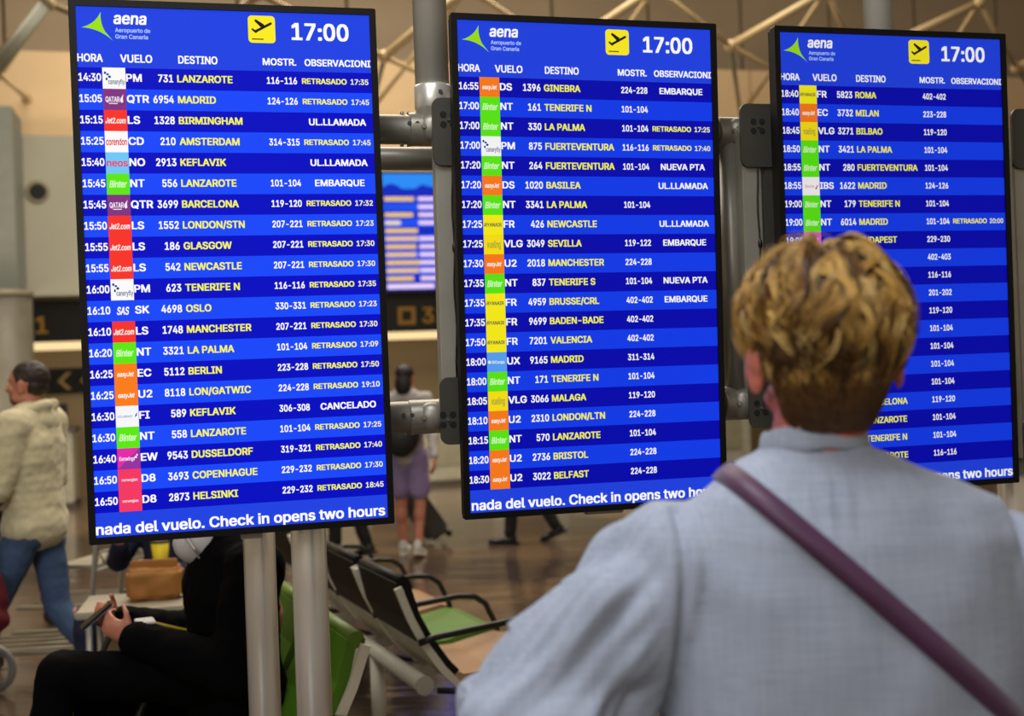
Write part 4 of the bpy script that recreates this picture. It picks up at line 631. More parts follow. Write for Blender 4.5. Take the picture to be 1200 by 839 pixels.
        if air:
            bg, fg, word = TILE[air]
            bm = nb(); mats = [E_(k, 'tile_' + air, bg) if bg else LT, E_(k, 'word_' + air, fg)]
            xa, xb = -.2812, -.2310; xm = (xa + xb) / 2
            if bg: quad(bm, xa, yt - rh, xb, yt, .0004)
            wd = {'binter': .038, 'sas': .026, 'neos': .045, 'jet2': .044, 'easyjet': .036, 'ryanair': .042, 'vueling': .034, 'norwegian': .034, 'icelandair': .032, 'iberia': .026, 'qatar': .030, 'eurowings': .033, 'canaryfly': .036, 'corendon': .045, 'aireuropa': .032, 'wizz': .034}[air]
            ch = {'binter': .0150, 'sas': .017, 'neos': .016, 'jet2': .0125, 'easyjet': .0105, 'ryanair': .0085, 'vueling': .0165, 'norwegian': .0065, 'icelandair': .0055, 'iberia': .008, 'qatar': .012, 'eurowings': .0085, 'canaryfly': .011, 'corendon': .015, 'aireuropa': .008, 'wizz': .014}[air]
            lx = xm + {'qatar': -.005, 'canaryfly': .005, 'icelandair': -.005, 'iberia': -.004, 'eurowings': -.004, 'aireuropa': .003}.get(air, 0)
            ly = yc + {'canaryfly': -.008}.get(air, 0)
            put_text(bm, word, lx, ly, ch, wd, align='C', mi=1, z=.0008, bold=.03 if air in ('jet2', 'easyjet', 'norwegian', 'sas', 'binter') else .01, shear=.25 if air in ('binter', 'jet2', 'sas', 'easyjet') else 0)
            def dot(cx_, cy_, rx, ry, mi): flat(bm, [(cx_ + rx * math.cos(a * math.pi / 5), cy_ + ry * math.sin(a * math.pi / 5)) for a in range(10)], .0009, mi)
            if air == 'canaryfly':
                mats.append(E_(k, 'navy', (30, 50, 150)))
                dot(xa + .006, yc + .012, .0028, .0032, 2); dot(xa + .0115, yc + .0085, .0032, .0025, 2); dot(xa + .0155, yc + .003, .0034, .003, 2); dot(xa + .009, yc - .002, .0022, .0035, 2)
            if air == 'qatar':
                flat(bm, [(xb - .013, yc + .002), (xb - .006, yc + .012), (xb - .0075, yc + .004), (xb - .007, yc - .006), (xb - .011, yc - .008), (xb - .014, yc - .003)], .0009, 1)
                quad(bm, xa + .012, yc - .0105, xa + .031, yc - .0085, .0009, 1)
            if air == 'icelandair':
                mats.append(E_(k, 'navy', (30, 50, 150))); flat(bm, [(xb - .009, yc - .003), (xb - .004, yc + .001), (xb - .003, yc + .009), (xb - .007, yc + .003)], .0009, 2)
            if air == 'iberia':
                mats.append(E_(k, 'iberia_red', (200, 60, 50))); flat(bm, [(xb - .014, yc - .008), (xb - .009, yc - .008), (xb - .004, yc + .004), (xb - .007, yc + .003)], .0009, 2)
            if air == 'eurowings':
                mats.append(E_(k, 'euro_purple', (150, 50, 160))); flat(bm, [(xa, yt - rh), (xb, yt - rh), (xb, yt)], .0006, 2)
                dot(xb - .010, yc + .003, .003, .003, 1); dot(xb - .007, yc + .008, .002, .0025, 1)
            if air == 'ryanair': flat(bm, [(xa + .001, yc - .004), (xa + .003, yc - .004), (xa + .002, yc + .005)], .0009, 1)
            if air == 'aireuropa': dot(xa + .006, yc, .004, .004, 1)
            fin('airline_logo', bm, mats, row)
    bm = nb()
    put_text(bm, 'nada del vuelo. Check in opens two hours', -.3325 + (.004 if k else 0), -.5865, .0235, .659, bold=.02)
    fin('ticker_text', bm, WHITE)
    if k == 0:
        bm = nb(); box(bm, (.012, -SH / 2 - .008, -.04), (.05, .016, .03), bev=.002); fin('port_cover', bm, RAILM)
    if k == 1:
        bm = nb(); box(bm, (.02, -SH / 2 - .005, -.03), (.10, .010, .03), bev=.002); fin('port_cover', bm, RAILM)
    # rear mount: two plates with four holes each and an upright rail, standing out on the left
    if k:
        def sl(x, y, off):   # photo point -> local on plane 'off' behind the glass
            rr = ray(x, y); nn = M.col[2].xyz; p0 = M.translation - nn * off; tt = (p0 - CAM).dot(nn) / rr.dot(nn); P = CAM + rr * tt
            q = M.inverted() @ P; return q.x, q.y
        if k == 1: a = sl(505, 115, .10); bI = sl(545, 520, .10); h1_ = sl(521, 140, .09); h2_ = sl(521, 492, .09)
        else: a = sl(865, 122, .10); bI = sl(915, 500, .10); h1_ = sl(888, 148, .09); h2_ = sl(892, 478, .09)
        xl = a[0]; top = a[1]; bot = bI[1]
        mt = thing('mounting_rail', ['', 'grey upright mounting rail with holed plates behind left edge of middle screen', 'grey upright mounting rail with holed plates behind left edge of right screen'][k], 'mount')
        Mm = M.copy(); Mm.translation = M @ Vector((xl, bot, -.11)); mt.matrix_world = Mm
        def mf(name, bm, mt_, sm=False):
            bmesh.ops.transform(bm, matrix=Matrix.Translation((-xl, -bot, .11)), verts=bm.verts); return mesh_obj(name, bm, mt_, mt, sm)
        for (yc_, hh) in ((top - .085, .17), (bot + .085, .17)):
            hc = h1_ if yc_ > 0 else h2_
            bm = nb(); xw = .16
            pts = rrect(xw, hh, .022, 5, xl + xw / 2, yc_)
            poly_prism(bm, pts, .008, Matrix.Translation((0, 0, -.098)))
            pl = mf('plate', bm, DARKM)
            bm = nb(); hx = hc[0] + (.009 if k == 1 else 0)
            for dx in (-.0125, .0125):
                for dy in (-.0125, .0125):
                    tube(bm, [(hx + dx, hc[1] + dy + .0, -.0905), (hx + dx, hc[1] + dy, -.0888)], .0085, 14)
            mf('bolt_holes', bm, HOLE)
            bm = nb(); tube(bm, [(hx, hc[1], -.0895), (hx, hc[1], -.085)], .0035, 10); mf('screw', bm, SCREW)
        bm = nb(); box(bm, (xl + .035, (top + bot) / 2, -.125), (.055, (top - bot) - .10, .05), bev=.004); mf('rail', bm, RAILM)
        bm = nb(); box(bm, (xl + .105, (top + bot) / 2, -.112), (.075, (top - bot) - .26, .03), bev=.004); mf('rail_cover', bm, DARKM)
        bm = nb(); L = [(xl + .047 + .002 * math.sin(j * 1.3), top - .13 - (top - bot - .3) * j / 14, -.096) for j in range(15)]
        tube(bm, L, .0022, 6); ell(bm, L[6], (.006, .014, .006)); mf('cable', bm, BLKTUBE)
# ------------------------------------------------------------------ tubular support frame
PD = .17     # how far behind the screens the tubes run
c0 = Vector(POSE[1][0])
def pp(x, y, off=PD):
    r = ray(x, y); p0 = c0 - N * off; t = (p0 - CAM).dot(N) / r.dot(N); return CAM + r * t
fr = thing('tubular_support_frame', 'satin aluminium pole frame standing on the floor and carrying the three departure screens', 'frame', Vector((pp(363, 700).x, pp(363, 700).y, 0)))
bpy.context.view_layer.update()
def fpart(name, bm, mt, sm=False): return adopt(mesh_obj(name, bm, mt, sm and None or None), fr) if False else adopt(mesh_obj(name, bm, mt), fr)
def post(x, y, r, z0, z1, off=PD, mt=ALU):
    p = pp(x, y, off); bm = nb(); tube(bm, [(p.x, p.y, z0), (p.x, p.y, z1)], r, 32); o = fpart('post', bm, mt)
    for f_ in o.data.polygons: f_.use_smooth = len(f_.vertices) == 4
    return p
def cross(y1, x1, r, off, mt=TUBE, sA=-.62, sB=1.62):
    p = pp(x1, y1, off); bm = nb(); tube(bm, [p + D * sA, p + D * sB], r, 28); fpart('crossbar', bm, mt); return p
zl = pp(485, 488).z; zu = pp(475, 152).z
pA = post(306, 700, .0405, 0, zu - .03, PD + .10)
pB = post(364, 700, .0440, 0, zu - .03, PD)
PALU = mat('pale_satin_aluminium', (214, 210, 196), .38, .15, var=.02)
pC = post(504, 30, .0440, zu + .02, 6.6, PD, PALU)
pE = post(1029, 10, .042, zu + .02, 6.6, PD, PALU)
pD_ = post(858, 300, .033, zl, zu, PD, TUBE)
pF = post(1187, 576, .042, 0, zu - .03, PD)
cross(152, 475, .0375, PD); cross(186, 475, .032, PD + .28, TUBE, -.6, .55); cross(488, 485, .040, PD)
# clamps, collars, bolts
def clamp(p, r, lab='clamp'):
    bm = nb(); tube(bm, [p - D * .055, p - D * .05, p + D * .05, p + D * .055], [r * .97, r, r, r * .97], 24); ell(bm, p + N * r * .65, (r * .85, r * .55, r * .85)); fpart('clamp', bm, TUBE)
    for sx in (-.022, .022):
        bm = nb(); q = p + D * sx + N * r * 1.02 + Z * .0
        tube(bm, [q, q + N * .006], .006, 8); fpart('clamp_bolt', bm, SCREW)
clamp(pp(503, 152), .043); clamp(pp(860, 157), .045); clamp(pp(866, 472), .047); clamp(pp(503, 488), .044)
bm = nb(); tube(bm, [(pC.x, pC.y, zu + .05), (pC.x, pC.y, zu + .055), (pC.x, pC.y, zu + .11), (pC.x, pC.y, zu + .115)], [.044, .0475, .0475, .044], 28); fpart('collar', bm, ALU)
for (xx, yy, rr) in ((477, 148, .038), (486, 148, .038), (470, 486, .040), (480, 486, .040), (512, 112, .045)):
    bm = nb(); q = pp(xx, yy) + N * rr; tube(bm, [q - N * .004, q + N * .004], .0055, 10); fpart('bolt', bm, DARKM)
for (xx, yy) in ((471, 134), (479, 134), (471, 169), (479, 169), (476, 507), (484, 507)):
    bm = nb(); q = pp(xx, yy); tube(bm, [q - Z * .006, q + Z * .006], .005, 8); fpart('bolt', bm, SCREW)
for p_ in (pA, pB, pF):
    bm = nb(); tube(bm, [(p_.x, p_.y, .0), (p_.x, p_.y, .012)], .085, 28); fpart('base_plate', bm, ALU)
# ties from the frame to the backs of the screens
for (xx, yy) in ((300, 150), (300, 492), (700, 155), (700, 478), (1060, 158), (1060, 462)):
    p = pp(xx, yy); bm = nb(); box(bm, (0, 0, 0), (.12, .05, .10), frame(p + N * .055, D, -N, Z), .006); fpart('hanger_bracket', bm, DARKM)
# mount of the next screen along, at the right edge of the picture
q = pp(1183, 128, .08); q2 = pp(1190, 560, .08)
m4 = thing('mounting_rail', 'grey mounting rail cut by the right edge of the picture, beside the right screen', 'mount', Vector((q.x, q.y, q2.z)), TH)
hh = q.z - q2.z
bm = nb(); poly_prism(bm, rrect(.16, .17, .022, 5, .08, 0), .008, Matrix.Translation((0, 0, hh - .085)) @ Matrix.Rotation(math.pi / 2, 4, 'X')); mesh_obj('plate', bm, DARKM, m4)
bm = nb()
for dx in (.052, .077):
    for dz in (-.0125, .0125): tube(bm, [(dx, -.0078, hh - .075 + dz), (dx, -.0095, hh - .075 + dz)], .0085, 14)
mesh_obj('bolt_holes', bm, HOLE, m4)
bm = nb(); poly_prism(bm, rrect(.16, .17, .022, 5, .08, 0), .008, Matrix.Translation((0, 0, .085)) @ Matrix.Rotation(math.pi / 2, 4, 'X')); mesh_obj('plate', bm, DARKM, m4)
bm = nb(); box(bm, (.035, .03, hh / 2), (.055, .05, hh - .10), bev=.004); mesh_obj('rail', bm, RAILM, m4)
bm = nb(); box(bm, (.105, .02, hh / 2), (.075, .03, hh - .26), bev=.004); mesh_obj('rail_cover', bm, DARKM, m4)
# ------------------------------------------------------------------ airport beam seating
def bench(label, base, rowdir, face, seats, pad, beam_from, beam_to, legs, pitch=.60, wrapm=None, seatm=None):
    """base: floor point under the back line of seat 0; seats: indices along rowdir"""
    rowdir = V_(rowdir).normalized(); face = V_(face).normalized()
    root = thing('beam_bench', label, 'bench', base)
    B_ = frame(Vector(base), rowdir, face, Z)        # local: x along row, y forward, z up
    if B_.to_3x3().determinant() < 0: B_ = frame(Vector(base), -rowdir, face, Z); sgn = -1
    else: sgn = 1
    def put(name, bm, m_, sm=False):
        bmesh.ops.transform(bm, matrix=B_, verts=bm.verts); return adopt(mesh_obj(name, bm, m_), root)
    PROF = [(0, .80), (.035, .66), (.085, .56), (.16, .45), (.235, .37), (.40, .365), (.60, .40), (.645, .385)]
    def sheet(bm, x0, x1, prof, th, off=0):
        prof = [Vector((0, p[0], p[1])) for p in prof]; n = len(prof); A = []
        for i, p in enumerate(prof):
            t = (prof[min(i + 1, n - 1)] - prof[max(i - 1, 0)]).normalized(); nn = Vector((0, -t.z, t.y)); nn = nn if nn.y > 0 or nn.z > 0 else -nn
            A.append((p + nn * off, p + nn * (off + th)))
        rings = [[bm.verts.new((x0, a.y, a.z)), bm.verts.new((x1, a.y, a.z)), bm.verts.new((x1, c.y, c.z)), bm.verts.new((x0, c.y, c.z))] for a, c in A]
        for i in range(n - 1):
            for k_ in range(4): bm.faces.new((rings[i][k_], rings[i][(k_ + 1) % 4], rings[i + 1][(k_ + 1) % 4], rings[i + 1][k_]))
        bm.faces.new(rings[0]); bm.faces.new(rings[-1][::-1]); bmesh.ops.recalc_face_normals(bm, faces=bm.faces)
    def dens(prof, n=4):
        out = []
        for i in range(len(prof) - 1):
            for j in range(n): s_ = j / n; out.append((prof[i][0] * (1 - s_) + prof[i + 1][0] * s_, prof[i][1] * (1 - s_) + prof[i + 1][1] * s_))
        return out + [prof[-1]]
    for i in seats:
        xc = i * pitch * sgn; w_ = pitch * .47
        bm = nb(); sheet(bm, xc - w_ + .02, xc + w_ - .02, PROF, .012); put('seat_shell', bm, WHITEM)
        bm = nb(); sheet(bm, xc - w_ + .022, xc + w_ - .022, [(-.002, .79)] + PROF[1:4] + [(.20, .405)], .035, .013); put('back_pad', bm, pad)
        bm = nb(); sheet(bm, xc - w_ + .022, xc + w_ - .022, [(.25, .368)] + PROF[5:], .038, .013); put('seat_pad', bm, (seatm or {}).get(i, pad))
        bm = nb(); sheet(bm, xc - w_ + .018, xc + w_ - .018, [(.0, .805), (.02, .72), (.035, .66), (.075, .575)], .012, -.013); tube(bm, [(xc - w_ + .018, .016, .802), (xc + w_ - .018, .016, .802)], .026, 12); put('headrest_wrap', bm, wrapm or BLKPAD)
        for sx in (-1, 1):
            bm = nb(); sheet(bm, xc + sx * (w_ - .008) - .009, xc + sx * (w_ - .008) + .009, [(-.012, .785)] + PROF[1:], .030, -.012); put('side_frame', bm, WHITEM)
        bm = nb(); box(bm, (xc, .15, .385), (.05, .16, .05), bev=.008); put('bracket', bm, WHITEM)
    for j in range(len(seats) + 1):
        xa = (min(seats) + j - .5) * pitch * sgn
        arc = [(xa, .06, .57), (xa, .12, .585), (xa, .45, .61), (xa, .53, .60), (xa, .58, .565), (xa, .625, .47), (xa, .64, .40)]
        bm = nb(); tube(bm, arc, .0135, 10); put('armrest', bm, BLKTUBE)
        bm = nb(); tube(bm, [(xa, .64, .405), (xa, .40, .335), (xa, .13, .38)], .0125, 8); put('armrest_stay', bm, BLKTUBE)
    bm = nb(); xs = [beam_from * pitch * sgn, beam_to * pitch * sgn]
    tube(bm, [(xs[0], .085, .40), (xs[1], .085, .40)], .033, 20); put('beam', bm, WHITEM)
    for xx in xs:
        bm = nb(); q = .012 * (1 if xx == max(xs) else -1); tube(bm, [(xx, .085, .40), (xx + q, .085, .40)], .037, 24); put('beam_cap', bm, mat('cap_grey', (186, 184, 170), .4))
    for lx in legs:
        bm = nb(); tube(bm, [(lx * pitch * sgn, .085, .385), (lx * pitch * sgn, .085, .03)], .031, 20); lg = put('leg', bm, WHITEM)
        bm = nb(); tube(bm, [(lx * pitch * sgn, .085, .045), (lx * pitch * sgn, .085, .03)], .034, 20); box(bm, (lx * pitch * sgn, .085, .018), (.10, .42, .03), bev=.01); put('foot', bm, BLKTUBE)
    return root, B_
V_ = Vector
TANP = mat('tan_seat_pad', (158, 122, 84), .45)
# black bench, seats facing right; its near end shows the beam cap
pB0 = at(480, 742, 4.78); 
dB = Vector((.40, -.917, 0)); fB = Vector((.917, .40, 0))
capP = at(497, 800, 4.62)
base = capP - fB * .085; base.z = 0; base = base - dB * .27
bench('beam bench with black wrapped seat backs facing away to the right, white frame', base, dB, fB, [-3, -2, -1, 0], BLKPAD, -3.5, .45, [-.58, -2.7], pitch=.60, seatm={0: TANP, -1: GREENP, -2: TANP, -3: GREENP})
pG = at(296, 800, 4.35); pG.z = 0
bG = Vector((.04, .0, 0)) + at(334, 700, 4.45); bG.z = 0
bench('beam bench with green padded seats facing left, the man in black sits on it', bG, dB, -fB, [-1, 0, 1], GREENP, -1.4, 1.4, [-1, 1], pitch=.60, wrapm=mat('green_wrap', (88, 120, 22), .5))
# ------------------------------------------------------------------ people
SKIN = mat('skin', (196, 128, 100), .5, var=.06, vscale=30)
SKINR = mat('skin_ruddy', (206, 118, 98), .48, var=.07, vscale=25)
V3 = Vector
def hand(bm, wr, d, pn, side, curl=.5, s=1.0):
    """palm, four fingers of different length with bends, thumb off the side of the palm. d = towards fingers, pn = out of the palm"""
    wr = V3(wr); d = V3(d).normalized(); pn = V3(pn); pn = (pn - d * pn.dot(d)).normalized(); x = d.cross(pn) * side
    c = wr + d * .045 * s
    ell(bm, c, (.040 * s, .050 * s, .017 * s), frame((0, 0, 0), x, d, x.cross(d)).to_3x3(), 12, 8)
    for off, L, rr in ((-.030, .062, .0078), (-.010, .074, .0085), (.010, .080, .0086), (.029, .072, .0084)):
        p = wr + d * .078 * s + x * off * s; dd = d.copy()
        for seg, fr_ in enumerate((.45, .32, .23)):
            dd = (Matrix.Rotation(0, 3, 'X') @ dd)
            ang = curl * (.5 + .35 * seg)
            dd = (d * math.cos(curl * .55 * (seg + 1)) + pn * math.sin(curl * .55 * (seg + 1))).normalized()
            q = p + dd * L * fr_ * s; cap_sule(bm, p, q, rr * s * (1 - .08 * seg), rr * s * (.94 - .08 * seg), 8); p = q
    p = wr + d * .022 * s + x * .034 * s; q = p + (x * .7 + d * .65 + pn * .25).normalized() * .038 * s; r_ = q + (x * .25 + d * .9 + pn * .35 * (1 + curl)).normalized() * .032 * s
    cap_sule(bm, p, q, .0115 * s, .010 * s, 8); cap_sule(bm, q, r_, .0098 * s, .0085 * s, 8)
def head(bm, c, R, s=1.0, ear=0):
    """head around its centre; R: x right, y face forward, z up"""
    def P(x, y, z): return V3(c) + R @ (V3((x, y, z)) * s)
    def E(p, r, rot=None): ell(bm, P(*p), [q * s for q in r], R if rot is None else R @ rot, 20, 14)
    E((0, -.012, .025), (.076, .096, .092)); E((0, .016, -.040), (.060, .076, .072)); E((0, .052, -.088), (.030, .028, .022))
    E((0, .070, .028), (.050, .020, .016)); E((0, .078, -.060), (.023, .016, .009)); E((0, .076, -.071), (.020, .015, .008))
    cap_sule(bm, P(0, .078, .012), P(0, .104, -.024), .008 * s, .013 * s, 10)
    for sx in (-1, 1):
        E((sx * .011, .092, -.030), (.009, .009, .007)); E((sx * .040, .058, -.020), (.024, .020, .020))
        E((sx * .052, .020, -.068), (.018, .038, .020)); E((sx * .028, .071, .006), (.014, .012, .010))
        tl = Euler((-.15, 0, sx * -.35)).to_matrix(); E((sx * (.079 + ear), -.006 - ear, -.012 - ear), (.0075, .019, .033), tl); E((sx * .077, .002, -.036), (.007, .011, .012), tl); E((sx * (.082 + ear), -.014 - ear, .004 - ear), (.005, .016, .022), tl)
def eyes(parent, c, R, s=1.0):
    for sx in (-1, 1):
        bm = nb(); ell(bm, V3(c) + R @ (V3((sx * .030, .0745, .004)) * s), (.0115 * s, .0115 * s, .0100 * s), None, 12, 8); mesh_obj('eye', bm, mat('eye_white', (220, 215, 205), .3, var=0), parent)
        bm = nb(); ell(bm, V3(c) + R @ (V3((sx * .030, .0850, .004)) * s), (.005 * s, .003 * s, .005 * s), None, 10, 6); mesh_obj('iris', bm, mat('iris_dark', (38, 26, 18), .2, var=0), parent)
def shoe(name, an, yaw, m_, parent, s=1.0, sole=None, pitch=0):
    bm = nb(); Rz = Matrix.Translation(V3(an)) @ Matrix.Rotation(yaw, 4, 'Z') @ Matrix.Rotation(pitch, 4, 'X')
    def e(c, r): ell(bm, (0, 0, 0), r); bmesh.ops.transform(bm, matrix=Matrix.Translation(c), verts=bm.verts[-int(16 * 9 + 2):])
    bm.free(); bm = nb()
    for c, r in (((0, .03, -.045), (.043, .10, .035)), ((0, .12, -.052), (.046, .075, .026)), ((0, -.02, -.03), (.038, .05, .045)), ((0, -.01, 0), (.040, .045, .05))):
        ell(bm, V3(c) * s, V3(r) * s)
    bmesh.ops.transform(bm, matrix=Rz, verts=bm.verts)
    o = remesh(bm, name, m_, parent, .009, 2)
    bm = nb(); pts = []
    for i in range(20):
        a = 2 * math.pi * i / 20; yy = .055 + .145 * math.sin(a); pts.append(((.046 if yy > .05 else .040) * math.cos(a) * s, yy * s))
    poly_prism(bm, pts, .022 * s, Rz @ Matrix.Translation((0, 0, -.085 * s))); mesh_obj('sole', bm, sole or BLKTUBE, o)
    return o
def human(name, label, loc, rz, J, top, bottom, shoes, skin=SKIN, hairm=None, voxel=.009, headR=None, curl=.6, hands=None, group=None, hair_style='short', bare_legs=False, sleeve=1.0, slim=1.0, shorts=False, long_top=0):
    root = thing(name, label, 'person', loc, rz, group)
    J = {k_: V3(v) for k_, v in J.items()}
    hR = headR or Matrix.Identity(3)
    b = nb(); head(b, J['head'], hR)
    cap_sule(b, J['neck'] - V3((0, 0, .04)), J['head'] + hR @ V3((0, -.012, -.05)), .060, .054)
    ell(b, (J['chest'] + J['neck']) / 2, (.13, .085, .12)); cap_sule(b, J['pelvis'], J['chest'], .10, .105)
    for s_ in 'lr':
        sg = -1 if s_ == 'l' else 1
        cap_sule(b, J['sh_' + s_], J['el_' + s_], .046, .038); cap_sule(b, J['el_' + s_], J['wr_' + s_], .038, .026); cap_sule(b, J['chest'] + (J['neck'] - J['chest']) * .6, J['sh_' + s_], .06, .05)
        hd = (hands or {}).get(s_) or ((J['wr_' + s_] - J['el_' + s_]).normalized(), V3((-sg, 0, 0)))
        hand(b, J['wr_' + s_], hd[0], hd[1], sg, curl)
        cap_sule(b, J['hip_' + s_], J['kn_' + s_], .078, .052); cap_sule(b, J['kn_' + s_], J['an_' + s_], .053, .036)
        cm_ = J['kn_' + s_] * .68 + J['an_' + s_] * .32; ell(b, cm_ + V3((0, -.012, 0)), (.05, .055, .09))
    body = remesh(b, 'body', skin, root, min(voxel, .007), 2)
    eyes(root, J['head'], hR)
    # top garment
    b = nb(); up = (J['neck'] - J['pelvis']).normalized()
    sx = (J['sh_r'] - J['sh_l']).normalized(); fy = up.cross(sx) if True else None
    Rt = frame((0, 0, 0), sx, fy, sx.cross(fy)).to_3x3()
    ctl = ((-.05 - long_top * .6, .185, .14), (-.05 - long_top, .185, .142), (-.05, .175, .135), (.2, .17, .12), (.45, .175, .125), (.7, .185, .13), (.88, .165, .105))
    ctl = sorted(ctl); fine = []
    for (t0, a0, b0), (t1, a1, b1) in zip(ctl, ctl[1:]):
        for q in (0, .34, .67): fine.append((t0 + (t1 - t0) * q, a0 + (a1 - a0) * q, b0 + (b1 - b0) * q))
    for t_, rx, ry in fine + [ctl[-1]]:
        ell(b, J['pelvis'].lerp(J['neck'], t_), (rx * slim, ry * slim, .13), Rt)
    for s_ in 'lr':
        cap_sule(b, J['neck'] - up * .07, J['sh_' + s_], .075, .068); cap_sule(b, J['sh_' + s_], J['el_' + s_], .070 * sleeve, .058 * sleeve)
        cap_sule(b, J['el_' + s_], J['el_' + s_].lerp(J['wr_' + s_], .93), .058 * sleeve, .042 * sleeve)
    def dsp(co, n_): return .007 * mnoise.noise(V3((co.x * 9, co.y * 9, co.z * 14))) + .004 * mnoise.noise(co * 30)
    tg = remesh(b, top[0], top[1], root, voxel, 5, dsp)
    b = nb()
    ell(b, J['pelvis'], (.168 * slim - long_top, .125 * slim - long_top * .5, .13), Rt)
    for s_ in 'lr':
        if shorts: cap_sule(b, J['hip_' + s_], J['hip_' + s_].lerp(J['kn_' + s_], .75), .098, .095)
        else: cap_sule(b, J['hip_' + s_], J['kn_' + s_], .095, .070); cap_sule(b, J['kn_' + s_], J['kn_' + s_].lerp(J['an_' + s_], .94), .070, .056)
        ell(b, J['hip_' + s_], (.10, .11, .12))
    bt = remesh(b, bottom[0], bottom[1], root, voxel, 4, dsp)
    for s_ in 'lr':
        kd = J['toe_' + s_] - J['an_' + s_]; yaw = math.atan2(-kd.x, kd.y); pt = math.atan2(kd.z + .05, V3((kd.x, kd.y, 0)).length)
        shoe('shoe', J['an_' + s_], yaw, shoes[0], root, 1.0, shoes[1], pt)
    if hairm:
        b = nb(); hc = J['head']
        def P(x, y, z): return hc + hR @ V3((x, y, z))
        ell(b, P(0, -.022, .040), (.080, .096, .082), hR, 20, 14); ell(b, P(0, -.050, -.002), (.070, .056, .062), hR, 20, 14)
        for sx_ in (-1, 1): ell(b, P(sx_ * .070, -.004, .028), (.014, .030, .034), hR)
        if hair_style == 'long': ell(b, P(0, -.08, -.06), (.075, .05, .11), hR)
        remesh(b, 'hair', hairm, root, .006, 1, lambda co, n_: .004 * mnoise.noise(co * 60))
    return root, body, tg, bt
def stand(h=1.75, l=(.0, .0), arm_l=None, arm_r=None, stride=0.0, lean=0.0):
    k_ = h / 1.75
    J = dict(pelvis=(0, 0, .96), chest=(0, .01 + lean * .5, 1.25), neck=(0, .0 + lean, 1.47), head=(0, .02 + lean * 1.1, 1.615),
             sh_l=(-.185, lean, 1.42), sh_r=(.185, lean, 1.42), el_l=(-.25, -.03, 1.13), el_r=(.25, -.03, 1.13), wr_l=(-.26, .08, .90), wr_r=(.26, .08, .90),
             hip_l=(-.09, 0, .90), hip_r=(.09, 0, .90),
             kn_l=(-.10, stride * .55 + .03, .50), kn_r=(.10, -stride * .35 + .06, .49), an_l=(-.10, stride, .09), an_r=(.10, -stride, .09 + abs(stride) * .22),
             toe_l=(-.11, stride + .15, .04), toe_r=(.11, -stride + .15, .04 - abs(stride) * .1 + .0))
    if arm_l: J['el_l'], J['wr_l'] = arm_l
    if arm_r: J['el_r'], J['wr_r'] = arm_r
    return {a: tuple(q * k_ for q in b_) for a, b_ in J.items()}
# --- the blond person in front, seen from behind
YP = 1.57
def fp_(x, y, Y=YP): return at(x, y, Y)
hc = fp_(962, 406); hyaw = math.radians(3)
shl = fp_(808, 655); shr = fp_(1168, 662); ell_ = fp_(618, 864, YP - .02); elr = fp_(1262, 880, YP + .04)
cx_ = (shl.x + shr.x) / 2
root = thing('person', 'blond short-haired person seen from behind in a loose pale blue shirt, looking at the screens', 'person', (cx_, YP, 0))
def rl(v): return V3(v) - V3((cx_, YP, 0))
hR = Matrix.Rotation(hyaw, 3, 'Z') @ Matrix.Rotation(.05, 3, 'X')
b = nb(); head(b, rl(hc), hR, 1.0, .016)
nb_ = rl(fp_(955, 560)); cap_sule(b, nb_ + V3((0, .01, 0)), rl(hc) + hR @ V3((0, -.015, -.055)), .064, .058, 20)
ell(b, rl(fp_(978, 640)), (.16, .09, .12)); cap_sule(b, V3((0, .0, .98)), rl(fp_(980, 700)), .12, .12)
wl = rl(ell_) + V3((.12, .20, -.10)); wr_ = rl(elr) + V3((-.05, .23, -.04))
for a_, e_, w_, sg in ((shl, ell_, wl, -1), (shr, elr, wr_, 1)):
    cap_sule(b, rl(a_), rl(e_), .040, .036); cap_sule(b, rl(e_), w_, .038, .027); hand(b, w_, w_ - rl(e_), (-sg * .6, 0, -.6), sg, .7)
for sg in (-1, 1):
    cap_sule(b, (sg * .09, 0, .92), (sg * .10, .03, .50), .085, .055); cap_sule(b, (sg * .10, .03, .50), (sg * .11, 0, .09), .055, .036)
body = remesh(b, 'body', SKINR, root, .0055, 2)
eyes(root, rl(hc), hR, .98)
# shirt: torso lofted from sections traced at the body's own distance, sleeves as wide tapering tubes, fused
SHIRT = bpy.data.materials.new('pale_blue_chambray'); SHIRT.use_nodes = True
nt = SHIRT.node_tree; bs = nt.nodes['Principled BSDF']; tc = nt.nodes.new('ShaderNodeTexCoord')
def wave_(axis, sc):
    mp = nt.nodes.new('ShaderNodeMapping'); mp.inputs['Scale'].default_value = sc
    n_ = nt.nodes.new('ShaderNodeTexNoise'); n_.inputs['Scale'].default_value = 1; n_.inputs['Detail'].default_value = 3
    nt.links.new(tc.outputs['Object'], mp.inputs[0]); nt.links.new(mp.outputs[0], n_.inputs[0]); return n_
na = wave_('X', (420, 60, 14)); nbb = wave_('Z', (14, 60, 420)); ad = nt.nodes.new('ShaderNodeMath'); ad.operation = 'ADD'
nt.links.new(na.outputs[0], ad.inputs[0]); nt.links.new(nbb.outputs[0], ad.inputs[1])
cr = nt.nodes.new('ShaderNodeValToRGB'); cr.color_ramp.elements[0].position = .35; cr.color_ramp.elements[1].position = .68
hf = nt.nodes.new('ShaderNodeMath'); hf.operation = 'MULTIPLY'; hf.inputs[1].default_value = .5; nt.links.new(ad.outputs[0], hf.inputs[0]); nt.links.new(hf.outputs[0], cr.inputs[0])
cr.color_ramp.elements[0].color = lin((144, 154, 172)); cr.color_ramp.elements[1].color = lin((167, 175, 190))
nt.links.new(cr.outputs[0], bs.inputs['Base Color']); bs.inputs['Roughness'].default_value = .85; bs.inputs['Sheen Weight'].default_value = .15; bs.inputs['Specular IOR Level'].default_value = .15
